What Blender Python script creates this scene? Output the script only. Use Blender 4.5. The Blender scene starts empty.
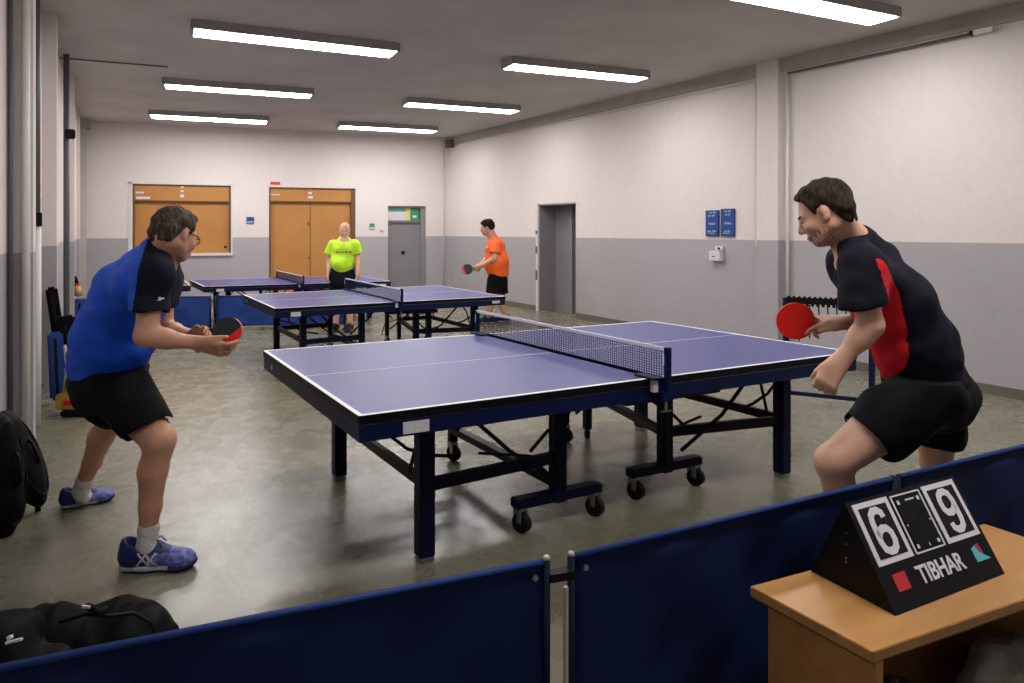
import bpy, bmesh, math, random
import numpy as np
from mathutils import Vector, Matrix
random.seed(7)
C = bpy.context.scene.collection
scn = bpy.context.scene

# ------------------------------------------------------------------ camera, world, exposure
CAM_H, FOC, CY = 1.5, 700.0, 226.0
YAW = math.atan2(434.5, FOC)
FW = np.array([math.sin(YAW), math.cos(YAW), 0.0])
RT = np.array([math.cos(YAW), -math.sin(YAW), 0.0])
UP = np.array([0, 0, 1.0])
cd = bpy.data.cameras.new('camera'); cam_o = bpy.data.objects.new('camera', cd); C.objects.link(cam_o)
cam_o.location = (0, 0, CAM_H); cam_o.rotation_euler = (math.pi/2, 0, -YAW)
cd.sensor_width = 36; cd.lens = 36*FOC/1024; cd.shift_y = -(341.5-CY)/1024; cd.clip_start = .05; cd.clip_end = 60
scn.camera = cam_o
w = bpy.data.worlds.new('world'); scn.world = w; w.use_nodes = True
w.node_tree.nodes['Background'].inputs[0].default_value = (.5, .5, .55, 1)
w.node_tree.nodes['Background'].inputs[1].default_value = .02
scn.view_settings.view_transform = 'Standard'; scn.view_settings.look = 'None'
scn.view_settings.gamma = 1; scn.view_settings.use_curve_mapping = False
scn.view_settings.exposure = 0.0
LAMP = 34.0
try:
    scn.cycles.use_denoising = True; scn.cycles.denoiser = 'OPENIMAGEDENOISE'
    scn.cycles.sample_clamp_indirect = 6
    scn.cycles.max_bounces = 10; scn.cycles.diffuse_bounces = 6
except Exception: pass

def at(u, v, Z):                      # a point seen at (u, v), Z metres in front of the viewer
    return CAM_POS + Z*(FW + RT*(u-512)/FOC + UP*(CY-v)/FOC)
CAM_POS = np.array([0, 0, CAM_H])
def onz(u, v, z=0.0):                 # the point of the horizontal plane z seen at (u, v)
    return at(u, v, (CAM_H-z)*FOC/(v-CY))

# ------------------------------------------------------------------ materials
def mat(name, col, rough=.6, metal=0., noise=0., nscale=8., bump=0., bscale=60., col2=None, emit=0., spec=.5, stretch=None, coat=0., trans=0., alpha=1.):
    m = bpy.data.materials.new(name); m.use_nodes = True; nt = m.node_tree; b = nt.nodes['Principled BSDF']
    b.inputs['Base Color'].default_value = (*col, 1); b.inputs['Roughness'].default_value = rough
    b.inputs['Metallic'].default_value = metal; b.inputs['Specular IOR Level'].default_value = spec
    b.inputs['Coat Weight'].default_value = coat; b.inputs['Alpha'].default_value = alpha
    if trans: b.inputs['Transmission Weight'].default_value = trans
    if emit: b.inputs['Emission Color'].default_value = (*col, 1); b.inputs['Emission Strength'].default_value = emit
    tc = nt.nodes.new('ShaderNodeTexCoord'); mp = nt.nodes.new('ShaderNodeMapping'); nt.links.new(tc.outputs['Object'], mp.inputs[0])
    if stretch: mp.inputs['Scale'].default_value = stretch
    if noise or col2:
        n = nt.nodes.new('ShaderNodeTexNoise'); n.inputs['Scale'].default_value = nscale; n.inputs['Detail'].default_value = 5
        nt.links.new(mp.outputs[0], n.inputs['Vector'])
        r = nt.nodes.new('ShaderNodeValToRGB'); nt.links.new(n.outputs[0], r.inputs[0])
        c2 = col2 or tuple(min(1, c*(1+noise)) for c in col); c1 = col if col2 else tuple(c*(1-noise) for c in col)
        r.color_ramp.elements[0].position = .35; r.color_ramp.elements[1].position = .65
        r.color_ramp.elements[0].color = (*c1, 1); r.color_ramp.elements[1].color = (*c2, 1)
        nt.links.new(r.outputs[0], b.inputs['Base Color'])
    if bump:
        n = nt.nodes.new('ShaderNodeTexNoise'); n.inputs['Scale'].default_value = bscale; n.inputs['Detail'].default_value = 3
        nt.links.new(mp.outputs[0], n.inputs['Vector'])
        bp = nt.nodes.new('ShaderNodeBump'); bp.inputs['Strength'].default_value = bump; bp.inputs['Distance'].default_value = .01
        nt.links.new(n.outputs[0], bp.inputs['Height']); nt.links.new(bp.outputs[0], b.inputs['Normal'])
    return m

def wall_mat(name, upper, lower, bz=-.0064, z0=1.368):
    m = bpy.data.materials.new(name); m.use_nodes = True; nt = m.node_tree; b = nt.nodes['Principled BSDF']
    L = nt.links.new; N = nt.nodes.new
    g = N('ShaderNodeNewGeometry'); sx = N('ShaderNodeSeparateXYZ'); L(g.outputs['Position'], sx.inputs[0])
    ma = N('ShaderNodeMath'); ma.operation = 'MULTIPLY_ADD'; L(sx.outputs['Y'], ma.inputs[0]); ma.inputs[1].default_value = bz; ma.inputs[2].default_value = z0
    lt = N('ShaderNodeMath'); lt.operation = 'LESS_THAN'; L(sx.outputs['Z'], lt.inputs[0]); L(ma.outputs[0], lt.inputs[1])
    n = N('ShaderNodeTexNoise'); n.inputs['Scale'].default_value = .9; n.inputs['Detail'].default_value = 6; L(g.outputs['Position'], n.inputs['Vector'])
    n2 = N('ShaderNodeTexNoise'); n2.inputs['Scale'].default_value = 14; n2.inputs['Detail'].default_value = 8; L(g.outputs['Position'], n2.inputs['Vector'])
    mx = N('ShaderNodeMix'); mx.data_type = 'RGBA'; L(lt.outputs[0], mx.inputs[0]); mx.inputs[6].default_value = (*upper, 1); mx.inputs[7].default_value = (*lower, 1)
    av = N('ShaderNodeMath'); av.operation = 'ADD'; L(n.outputs[0], av.inputs[0]); L(n2.outputs[0], av.inputs[1])
    mr = N('ShaderNodeMapRange'); L(av.outputs[0], mr.inputs[0]); mr.inputs[1].default_value = .6; mr.inputs[2].default_value = 1.4; mr.inputs[3].default_value = .94; mr.inputs[4].default_value = 1.03
    mm = N('ShaderNodeMix'); mm.data_type = 'RGBA'; mm.blend_type = 'MULTIPLY'; mm.inputs[0].default_value = 1
    L(mx.outputs[2], mm.inputs[6]); cb = N('ShaderNodeCombineXYZ')
    for i in range(3): L(mr.outputs[0], cb.inputs[i])
    L(cb.outputs[0], mm.inputs[7]); L(mm.outputs[2], b.inputs['Base Color'])
    rr = N('ShaderNodeMapRange'); L(lt.outputs[0], rr.inputs[0]); rr.inputs[3].default_value = .85; rr.inputs[4].default_value = .45; L(rr.outputs[0], b.inputs['Roughness'])
    bp = N('ShaderNodeBump'); bp.inputs['Strength'].default_value = .15; bp.inputs['Distance'].default_value = .01; L(n2.outputs[0], bp.inputs['Height']); L(bp.outputs[0], b.inputs['Normal'])
    return m

def floor_mat():
    m = bpy.data.materials.new('painted_concrete'); m.use_nodes = True; nt = m.node_tree; b = nt.nodes['Principled BSDF']
    L = nt.links.new; N = nt.nodes.new
    g = N('ShaderNodeNewGeometry')
    def noise(sc, det, rough=.6, dist=0):
        n = N('ShaderNodeTexNoise'); n.inputs['Scale'].default_value = sc; n.inputs['Detail'].default_value = det; n.inputs['Roughness'].default_value = rough
        n.inputs['Distortion'].default_value = dist; L(g.outputs['Position'], n.inputs['Vector']); return n
    a = noise(.9, 6, .6, .6); c = noise(5, 8, .65, .8); d = noise(60, 4)
    r = N('ShaderNodeValToRGB'); L(a.outputs[0], r.inputs[0]); e = r.color_ramp.elements
    e[0].position = .3; e[0].color = (.132, .134, .088, 1); e[1].position = .7; e[1].color = (.212, .194, .142, 1)
    r2 = N('ShaderNodeValToRGB'); L(c.outputs[0], r2.inputs[0]); e = r2.color_ramp.elements
    e[0].position = .3; e[0].color = (.90, .905, .89, 1); e[1].position = .72; e[1].color = (1.07, 1.06, 1.05, 1)
    mm = N('ShaderNodeMix'); mm.data_type = 'RGBA'; mm.blend_type = 'MULTIPLY'; mm.inputs[0].default_value = 1
    L(r.outputs[0], mm.inputs[6]); L(r2.outputs[0], mm.inputs[7]); L(mm.outputs[2], b.inputs['Base Color'])
    rr = N('ShaderNodeMapRange'); L(c.outputs[0], rr.inputs[0]); rr.inputs[1].default_value = .3; rr.inputs[2].default_value = .7; rr.inputs[3].default_value = .2; rr.inputs[4].default_value = .34
    L(rr.outputs[0], b.inputs['Roughness']); b.inputs['Specular IOR Level'].default_value = .6
    bp = N('ShaderNodeBump'); bp.inputs['Strength'].default_value = .025; bp.inputs['Distance'].default_value = .02; L(c.outputs[0], bp.inputs['Height'])
    L(bp.outputs[0], b.inputs['Normal'])
    return m

M = dict(
    floor=floor_mat(),
    wall=wall_mat('wall_paint', (.68, .615, .60), (.37, .35, .37)),
    ceil=mat('ceiling_paint', (.49, .455, .445), .9, noise=.08, nscale=1.2),
    beam=mat('beam_paint', (.40, .37, .345), .9, noise=.06, nscale=3),
    base=mat('baseboard_paint', (.12, .115, .09), .5, noise=.1),
    navy=mat('navy_enamel', (.003, .0075, .046), .42, spec=.2, noise=.15, nscale=6),
    navy2=mat('navy_steel', (.002, .0035, .020), .45, spec=.16),
    blackp=mat('black_edge', (.003, .003, .0045), .45, spec=.18),
    top=mat('blue_playing_surface', (.042, .050, .200), .35, noise=.04, nscale=3, spec=.42),
    topd=mat('slate_playing_surface', (.035, .04, .08), .4, noise=.05, nscale=3),
    white=mat('white_paint', (.75, .74, .76), .5),
    plate=mat('white_plate', (.62, .60, .62), .4, noise=.1, nscale=90),
    chrome=mat('zinc_steel', (.40, .40, .41), .35, 1.),
    rubber=mat('black_rubber', (.003, .003, .0035), .6, spec=.2),
    net=mat('net_cord', (.010, .015, .055), .8, spec=.1),
    tape=mat('white_net_tape', (.68, .67, .76), .7),
    cloth=mat('blue_barrier_cloth', (.0015, .011, .068), .75, noise=.15, nscale=3, bump=.3, bscale=5, spec=.25, stretch=(1, 1, .25)),
    cloth_b=mat('bright_blue_barrier_cloth', (.006, .040, .215), .7, noise=.15, nscale=3, bump=.3, bscale=6, stretch=(1, 1, .3)),
    hem=mat('barrier_hem', (.010, .036, .165), .7, spec=.25),
    postd=mat('dark_post', (.003, .005, .02), .7, spec=.2), post=mat('pale_post', (.42, .39, .33), .5),
    wood=mat('beech_laminate', (.38, .185, .055), .42, col2=(.47, .24, .08), nscale=3, stretch=(1, 5, 5)),
    woodd=mat('beech_edge', (.13, .055, .018), .5, noise=.1),
    brown=mat('tan_shutter', (.43, .19, .045), .55, noise=.05, nscale=3),
    brownd=mat('tan_shutter_edge', (.13, .06, .018), .6),
    lamph=mat('grey_lamp_housing', (.30, .29, .28), .5),
    lamp=mat('lit_diffuser', (1, .97, .95), .5, emit=LAMP),
    greyd=mat('grey_door_paint', (.20, .195, .20), .5, noise=.04, nscale=3),
    pipe=mat('white_conduit', (.62, .59, .57), .5),
    pipeg=mat('grey_pipe', (.10, .10, .11), .5),
    skin=mat('skin', (.54, .275, .175), .5, noise=.07, nscale=14, spec=.35),
    skin2=mat('pale_skin', (.65, .37, .265), .5, noise=.07, nscale=14, spec=.35),
    stub=mat('stubble_skin', (.36, .195, .135), .6, noise=.15, nscale=60, spec=.25), lips=mat('lips', (.36, .12, .09), .5),
    hair=mat('brown_grey_hair', (.035, .024, .018), .8, spec=.15, col2=(.105, .078, .062), nscale=60, bump=.9, bscale=90, stretch=(1, 1, .35)),
    hair2=mat('dark_brown_hair', (.012, .007, .004), .75, spec=.15, col2=(.042, .025, .016), nscale=70, bump=.9, bscale=90, stretch=(1, 1, .35)),
    blackh=mat('black_hair', (.008, .006, .006), .8, spec=.15, bump=.6, bscale=90),
    eyew=mat('eye_white', (.36, .33, .31), .4), eyeb=mat('eye_dark', (.03, .02, .015), .2),
    royal=mat('royal_blue_jersey', (.004, .080, .60), .65, noise=.08, nscale=5, bump=.35, bscale=9, stretch=(1, 1, .45), spec=.3),
    dnavy=mat('dark_navy_jersey', (.006, .0065, .014), .8, noise=.15, nscale=6, bump=.5, bscale=12, spec=.15),
    black=mat('black_sport_cloth', (.0028, .0028, .0038), .8, noise=.2, nscale=6, bump=.6, bscale=14, spec=.14),
    redc=mat('red_jersey_panel', (.60, .006, .020), .65, noise=.1, nscale=5, bump=.5, bscale=14, spec=.3),
    orange=mat('orange_shirt', (.90, .125, .010), .7, noise=.06, nscale=7),
    lime=mat('lime_polo', (.56, .92, .03), .7, noise=.06, nscale=7),
    sock=mat('white_sock', (.62, .60, .60), .85, bump=.5, bscale=120),
    shoe=mat('blue_mesh_shoe', (.025, .045, .27), .6, col2=(.22, .23, .50), nscale=45),
    shoed=mat('navy_shoe', (.006, .012, .10), .55, noise=.2, nscale=40),
    sole=mat('grey_shoe_sole', (.30, .31, .37), .5, noise=.25, nscale=30),
    rred=mat('red_rubber', (.82, .010, .006), .4, noise=.04), rblk=mat('black_racket_rubber', (.006, .010, .016), .35),
    rwood=mat('racket_wood', (.50, .25, .09), .5, noise=.15, nscale=40),
    bag=mat('black_nylon', (.0028, .0028, .0035), .65, noise=.25, nscale=9, bump=.8, bscale=16, spec=.1),
    board=mat('scoreboard_black', (.0035, .004, .006), .5, spec=.2), board2=mat('scoreboard_face', (.007, .007, .010), .6, spec=.2),
    wprint=mat('white_print', (.66, .64, .68), .6), redp=mat('red_print', (.50, .02, .03), .6), teal=mat('teal_print', (.10, .45, .50), .6),
    bsign=mat('blue_sign', (.010, .045, .22), .5), sline=mat('sign_line', (.22, .32, .5), .5),
    gsign=mat('green_sign', (.02, .20, .10), .5, col2=(.05, .32, .16), nscale=12), mint=mat('mint_strip', (.16, .52, .38), .5), ysign=mat('yellow_print', (.7, .55, .12), .5),
    yellow=mat('yellow_plastic', (.42, .25, .03), .5, noise=.2, nscale=14), clear=mat('cloudy_plastic', (.42, .36, .28), .4, noise=.3, nscale=14),
    plastic=mat('pale_plastic_wrap', (.24, .23, .21), .35, noise=.4, nscale=20, bump=1., bscale=25),
    plasticd=mat('dark_grey_wrap', (.035, .035, .035), .5, noise=.4, nscale=16, bump=1., bscale=20),
    lace=mat('dark_lace', (.004, .008, .05), .7), glass=mat('lens_glass', (.9, .9, .9), .05, trans=1.0),
)

# ------------------------------------------------------------------ mesh helpers
OFF = {}
def link(name, me, m=None, parent=None, loc=(0, 0, 0)):
    o = bpy.data.objects.new(name, me); C.objects.link(o)
    if m is not None:
        for x in (m if isinstance(m, (list, tuple)) else [m]): me.materials.append(x)
    o.location = loc
    if parent is not None: o.parent = parent
    return o
def tag(o, label=None, cat=None, group=None, kind=None):
    if label: o['label'] = label
    if cat: o['category'] = cat
    if group: o['group'] = group
    if kind: o['kind'] = kind
    return o
def thing(name, loc, label, cat, group=None):
    o = bpy.data.objects.new(name, None); C.objects.link(o); o.location = tuple(float(x) for x in loc); o.empty_display_size = .1
    OFF[o] = np.array(loc, float); return tag(o, label, cat, group)
class MB:
    """collects shapes in world coordinates; build() links them as ONE mesh object"""
    def __init__(s): s.v = []; s.f = []; s.mi = []; s.st = []
    def add(s, vs, fs, mi=0):
        s.st.append((len(s.v), len(s.f))); n = len(s.v); s.v += [tuple(float(c) for c in p) for p in vs]; s.f += [tuple(i+n for i in f) for f in fs]; s.mi += [mi]*len(fs); return s
    def box(s, a, b, mi=0):
        (x0, y0, z0), (x1, y1, z1) = a, b
        x0, x1 = sorted((x0, x1)); y0, y1 = sorted((y0, y1)); z0, z1 = sorted((z0, z1))
        return s.add([(x0,y0,z0),(x1,y0,z0),(x1,y1,z0),(x0,y1,z0),(x0,y0,z1),(x1,y0,z1),(x1,y1,z1),(x0,y1,z1)],
                     [(3,2,1,0),(4,5,6,7),(0,1,5,4),(1,2,6,5),(2,3,7,6),(3,0,4,7)], mi)
    def bar(s, a, b, w, h, up=(0, 0, 1), mi=0):
        a, b = np.array(a, float), np.array(b, float); d = b-a; d /= np.linalg.norm(d); up = np.array(up, float)
        if abs(d@up) > .98: up = np.array([1., 0, 0])
        l = np.cross(up, d); l /= np.linalg.norm(l); u = np.cross(d, l); vs = []
        for p in (a, b):
            for x, y in ((-1, -1), (1, -1), (1, 1), (-1, 1)): vs.append(p+l*x*w/2+u*y*h/2)
        return s.add(vs, [(0,1,2,3),(7,6,5,4),(0,4,5,1),(1,5,6,2),(2,6,7,3),(3,7,4,0)], mi)
    def tube(s, path, r, n=8, mi=0, close=False):
        P = [np.array(p, float) for p in path]; rs = r if isinstance(r, (list, tuple)) else [r]*len(P); vs = []; u = None
        for i, p in enumerate(P):
            d = P[min(i+1, len(P)-1)]-P[max(i-1, 0)]
            if close: d = P[(i+1) % len(P)]-P[i-1]
            d /= np.linalg.norm(d)+1e-9
            if u is None:
                u = np.cross(d, (0, 0, 1.)); u = np.cross(d, (1., 0, 0)) if np.linalg.norm(u) < .1 else u
            u = u-d*(u@d); u /= np.linalg.norm(u); l = np.cross(d, u)
            for k in range(n): a = 2*math.pi*k/n; vs.append(p+rs[i]*(u*math.cos(a)+l*math.sin(a)))
        fs = []; m = len(P)
        for i in range(m if close else m-1):
            for k in range(n): j = (i+1) % m; fs.append((i*n+k, i*n+(k+1) % n, j*n+(k+1) % n, j*n+k))
        if not close: fs.append(tuple(reversed(range(n)))); fs.append(tuple(range((m-1)*n, m*n)))
        return s.add(vs, fs, mi)
    def prism(s, poly, d, mi=0):       # polygon of 3-D points swept along vector d
        n = len(poly); P = [np.array(p, float) for p in poly]; d = np.array(d, float)
        return s.add(P+[p+d for p in P], [tuple(reversed(range(n))), tuple(range(n, 2*n))]+[(i, (i+1) % n, (i+1) % n+n, i+n) for i in range(n)], mi)
    def disc(s, c, ax, r, t, n=20, mi=0, ry=None, up=(0, 0, 1)):   # thick disc, axis ax
        c, ax, up = np.array(c, float), np.array(ax, float), np.array(up, float); ax /= np.linalg.norm(ax)
        l = np.cross(up, ax); l /= np.linalg.norm(l); u = np.cross(ax, l); ry = ry or r
        return s.prism([c-ax*t/2+l*r*math.cos(2*math.pi*k/n)+u*ry*math.sin(2*math.pi*k/n) for k in range(n)], ax*t, mi)
    def build(s, name, m, parent=None, warp=None, bevel=0, smooth=False, top=None, split=False):
        """parent: a thing or a part. top: (label, category, group) for a one-mesh thing"""
        if split:
            e = s.st+[(len(s.v), len(s.f))]
            for (a, b), (c, d) in zip(e, e[1:]):
                q = MB(); q.v = s.v[a:c]; q.f = [tuple(i-a for i in f) for f in s.f[b:d]]; q.mi = s.mi[b:d]; q.build(name, m, parent, warp, bevel, smooth, top)
            return
        v = np.array(s.v)
        if warp is not None: v = warp(v)
        root = parent
        while root is not None and root.parent is not None: root = root.parent
        if parent is None:
            off = np.array([(v[:, 0].min()+v[:, 0].max())/2, (v[:, 1].min()+v[:, 1].max())/2, v[:, 2].min()])
        else: off = OFF[root]
        me = bpy.data.meshes.new(name); me.from_pydata([tuple(p) for p in v-off], [], s.f)
        o = link(name, me, m, parent, tuple(off) if parent is None else (0, 0, 0))
        if parent is None: OFF[o] = off
        for p, i in zip(me.polygons, s.mi): p.material_index = i; p.use_smooth = smooth
        bm = bmesh.new(); bm.from_mesh(me); bmesh.ops.recalc_face_normals(bm, faces=bm.faces)
        if bevel: bmesh.ops.bevel(bm, geom=bm.edges[:], offset=bevel, segments=2, affect='EDGES', clamp_overlap=True)
        bm.to_mesh(me); bm.free()
        if top: tag(o, *top)
        return o
def struct(o): o['kind'] = 'structure'; return o

# ------------------------------------------------------------------ signed-distance sculpting (people, bags, shoes)
def nrm(v): v = np.array(v, float); return v/np.linalg.norm(v)
class Sculpt:
    def __init__(s, vox, pad=.03): s.vox = vox; s.pr = []; s.subs = []; s.post = []; s.disp = None
    def cone(s, a, b, ra, rb, k=.02, flat=None, f=1., cap=None):
        s.pr.append(('c', np.array(a, float), np.array(b, float), ra, rb, k, None if flat is None else nrm(flat), f, cap)); return s
    def chain(s, pts, rs, k=.02, flat=None, f=1.):
        for i in range(len(pts)-1): s.cone(pts[i], pts[i+1], rs[i], rs[i+1], k, flat, f)
        return s
    def ell(s, c, r, R=None, k=.02): s.pr.append(('e', np.array(c, float), np.array(r, float), np.eye(3) if R is None else np.array(R, float), k)); return s
    def sub_cone(s, a, b, ra, rb, flat=None, f=1.): s.subs.append(('c', np.array(a, float), np.array(b, float), ra, rb, 0, None if flat is None else nrm(flat), f, None)); return s
    def sub_ell(s, c, r, R=None): s.subs.append(('e', np.array(c, float), np.array(r, float), np.eye(3) if R is None else np.array(R, float), 0)); return s
    @staticmethod
    def bb(p):
        if p[0] == 'c':
            r = max(p[3], p[4])*max(1, p[7]); return np.minimum(p[1], p[2])-r, np.maximum(p[1], p[2])+r
        r = max(p[2]); return p[1]-r, p[1]+r
    @staticmethod
    def dist(p, X):
        if p[0] == 'c':
            _, a, b, ra, rb, k, n, f, cap = p
            Q = X-a; d = b-a
            if n is not None:
                n2 = n-d*(n@d)/max(d@d, 1e-9); n2 = n2/np.linalg.norm(n2)
                Q = Q+(Q@n2)[..., None]*n2*(1/f-1)
            t = np.clip((Q@d)/max(d@d, 1e-9), 0, 1)
            r = np.linalg.norm(Q-t[..., None]*d, axis=-1)-(ra+(rb-ra)*t)
            if n is not None: r = r*min(1, f) if f < 1 else r
            if cap is not None: r = np.maximum(r, (X-b)@nrm(d if cap is True else cap))
            return r
        _, c, rr, R, k = p
        Q = (X-c)@R.T; k0 = np.linalg.norm(Q/rr, axis=-1); k1 = np.linalg.norm(Q/(rr*rr), axis=-1)
        return k0*(k0-1)/np.maximum(k1, 1e-6)
    def build(s, name, mats, parent, matfn=None, smooth=2):
        lo = np.min([s.bb(p)[0] for p in s.pr], 0)-3*s.vox-.01; hi = np.max([s.bb(p)[1] for p in s.pr], 0)+3*s.vox+.01
        h = s.vox; dim = np.ceil((hi-lo)/h).astype(int)+1
        D = np.full(dim, .06, np.float32)
        ax = [lo[i]+h*np.arange(dim[i]) for i in range(3)]
        def region(p, m):
            a, b = s.bb(p); i0 = np.clip(((a-m-lo)/h).astype(int), 0, dim-1); i1 = np.clip(((b+m-lo)/h).astype(int)+2, 1, dim)
            sl = tuple(slice(i0[i], i1[i]) for i in range(3))
            X = np.stack(np.meshgrid(*[ax[i][sl[i]] for i in range(3)], indexing='ij'), -1); return sl, X
        for p in s.pr:
            k = p[5] if p[0] == 'c' else p[4]
            sl, X = region(p, k+4*h); d = s.dist(p, X).astype(np.float32); A = D[sl]
            if k > 0: t = np.clip(.5+.5*(A-d)/k, 0, 1); D[sl] = A*(1-t)+d*t-k*t*(1-t)
            else: D[sl] = np.minimum(A, d)
        if s.disp or s.post:
            idx = np.argwhere(np.abs(D) < .055); X = lo+idx*h; d = D[tuple(idx.T)]
            if s.disp: d = d+s.disp(X)
            for fn in s.post: d = np.maximum(d, fn(X))
            D[tuple(idx.T)] = d
        for p in s.subs:
            sl, X = region(p, 3*h); d = s.dist(p, X).astype(np.float32); D[sl] = np.maximum(D[sl], -d)
        V, F = surface_nets(D, lo, h)
        E = None
        for _ in range(smooth):      # light Laplacian relaxation
            if E is None:
                e = np.concatenate([F[:, [0, 1]], F[:, [1, 2]], F[:, [2, 3]], F[:, [3, 0]]]); E = np.concatenate([e, e[:, ::-1]]); cnt = np.bincount(E[:, 0], minlength=len(V))
            S = np.stack([np.bincount(E[:, 0], V[E[:, 1], i], minlength=len(V)) for i in range(3)], 1)/np.maximum(cnt, 1)[:, None]
            V = V*.5+S*.5
        root = parent
        while root is not None and root.parent is not None: root = root.parent
        off = OFF[root] if root is not None else np.array([V[:, 0].mean(), V[:, 1].mean(), V[:, 2].min()])
        me = bpy.data.meshes.new(name); W = (V-off).astype(np.float32)
        me.vertices.add(len(W)); me.vertices.foreach_set('co', W.ravel()); me.loops.add(F.size); me.loops.foreach_set('vertex_index', F.ravel().astype(np.int32))
        me.polygons.add(len(F)); me.polygons.foreach_set('loop_start', np.arange(0, F.size, 4, dtype=np.int32)); me.polygons.foreach_set('use_smooth', np.ones(len(F), bool))
        o = link(name, me, mats, parent, tuple(off) if parent is None else (0, 0, 0))
        if parent is None: OFF[o] = off
        if matfn is not None: me.polygons.foreach_set('material_index', matfn(V[F].mean(1)).astype(np.int32))
        me.update(calc_edges=True); me.validate()
        return o
def surface_nets(D, lo, h):
    S = D < 0
    nx, ny, nz = D.shape; cs = (nx-1, ny-1, nz-1)
    acc = np.zeros(cs+(3,), np.float32); cnt = np.zeros(cs, np.float32)
    corner = [(i, j, k) for i in (0, 1) for j in (0, 1) for k in (0, 1)]
    g = lambda A, c: A[c[0]:c[0]+cs[0], c[1]:c[1]+cs[1], c[2]:c[2]+cs[2]]
    for a in corner:
        for d in range(3):
            if a[d]: continue
            b = list(a); b[d] = 1
            da, db = g(D, a), g(D, b); m = (da < 0) != (db < 0); t = np.where(m, da/np.where(m, da-db, 1), 0)
            cnt += m
            for i in range(3): acc[..., i] += m*(a[i] if i != d else t)
    m = cnt > 0; idx = np.full(cs, -1, np.int64); ii = np.argwhere(m); idx[m] = np.arange(len(ii))
    V = lo+(ii+acc[m]/cnt[m][:, None])*h
    F = []
    for d in range(3):
        e = [0, 0, 0]; e[d] = 1
        A = S[:nx-e[0], :ny-e[1], :nz-e[2]]; B = S[e[0]:, e[1]:, e[2]:]
        for flip, mk in ((0, A & ~B), (1, ~A & B)):
            q = np.argwhere(mk); u, v = (d+1) % 3, (d+2) % 3
            q = q[(q[:, u] > 0) & (q[:, v] > 0) & (q[:, u] < D.shape[u]-1) & (q[:, v] < D.shape[v]-1)]
            def cell(du, dv): c = q.copy(); c[:, u] -= du; c[:, v] -= dv; return idx[c[:, 0], c[:, 1], c[:, 2]]
            f = np.stack([cell(1, 1), cell(0, 1), cell(0, 0), cell(1, 0)], 1)
            F.append(f[:, ::-1] if flip else f)
    return V, np.concatenate(F)
def folds(seed, amp, freq, an=(1, 1, 1)):
    r = np.random.RandomState(seed); K = r.normal(size=(6, 3)); K = K/np.linalg.norm(K, axis=1)[:, None]*freq*r.uniform(.6, 1.6, (6, 1))*np.array(an); P = r.uniform(0, 6, 6)
    K2 = r.normal(size=(3, 3))*freq*.35
    def f(X):
        wv = np.sin(X@K2.T).sum(1)*.9
        return amp*sum(np.sin(X@K[i]+P[i]+wv) for i in range(6))/2.4
    return f

exec_order = []
# ------------------------------------------------------------------ the room
H = 3.425
BL, BR = np.array([.117, 15.0]), np.array([6.905, 13.752])
XR = 6.905
def back(u, v):
    n = np.array([-(BR-BL)[1], (BR-BL)[0]]); d = FW+RT*(u-512)/FOC; t = (BL@n)/(d[:2]@n); return np.array([d[0]*t, d[1]*t, CAM_H+t*(CY-v)/FOC])
def right(u, v, X=XR):
    d = FW+RT*(u-512)/FOC; t = X/d[0]; return np.array([X, d[1]*t, CAM_H+t*(CY-v)/FOC])
bn = np.array([(BR-BL)[1], -(BR-BL)[0], 0.0]); bn /= np.linalg.norm(bn)      # from the back wall into the room
bd = np.array([*(BR-BL), 0.0]); BLEN = np.linalg.norm(bd); bd /= BLEN
B0 = np.array([*BL, 0.0])
def bpt(s, z, d=0): p = B0+bd*s+bn*d; return np.array([p[0], p[1], z])
def bbox(mb, s0, s1, z0, z1, d0, d1, mi=0):
    P = [bpt(s0, z0, d0), bpt(s1, z0, d0), bpt(s1, z0, d1), bpt(s0, z0, d1)]; return mb.prism(P, (0, 0, z1-z0), mi)
YN = -2.2
struct(MB().box((-1.2, YN-.1, -.1), (9, 16, 0)).build('floor', M['floor']))
struct(MB().box((-1.2, YN-.1, H), (9, 16, H+.1)).build('ceiling', M['ceil']))
# back wall with openings: window_1 board recess, door_1 (tan), door_2 (grey)
def sb(u): p = back(u, 230)[:2]; return float((p-BL)@bd[:2])
sW0, sW1 = sb(132.5), sb(231); sD0, sD1 = sb(269), sb(355.5); sG0, sG1 = sb(388), sb(426)
mb = MB(); T = -.22
for a, b, z0, z1 in ((-.6, sW0, 0, H), (sW0, sW1, 0, .97), (sW0, sW1, 2.29, H), (sW1, sD0, 0, H), (sD0, sD1, 2.28, H), (sD1, sG0, 0, H), (sG0, sG1, 1.93, H), (sG1, BLEN+.5, 0, H)):
    bbox(mb, a, b, z0, z1, 0, T)
struct(mb.build('wall_back', M['wall']))
# left wall: recessed plane and pilasters
def lx(y): return -.60+.0435*y
mb = MB(); mb.prism([(lx(YN)-.15, YN, 0), (lx(YN), YN, 0), (lx(15.2), 15.2, 0), (lx(15.2)-.15, 15.2, 0)], (0, 0, H))
for y0, y1, x in ((5.30, 5.62, -.235), (7.55, 8.0, -.16), (10.5, 11.0, -.032), (13.4, 13.9, .03)):
    mb.prism([(x-.4, y0, 0), (x, y0, 0), (x, y1, 0), (x-.4, y1, 0)], (0, 0, H))
struct(mb.build('wall_left', M['wall']))
mb = MB()
mb.prism([(.0, 14.72, 0), (.135, 14.72, 0), (.135, 15.1, 0), (.0, 15.1, 0)], (0, 0, H-.06)); mb.prism([(-.03, 14.66, H-.16), (.20, 14.66, H-.16), (.20, 15.0, H-.16), (-.03, 15.0, H-.16)], (0, 0, .16))
struct(mb.build('trim_1', M['beam']))
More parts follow.
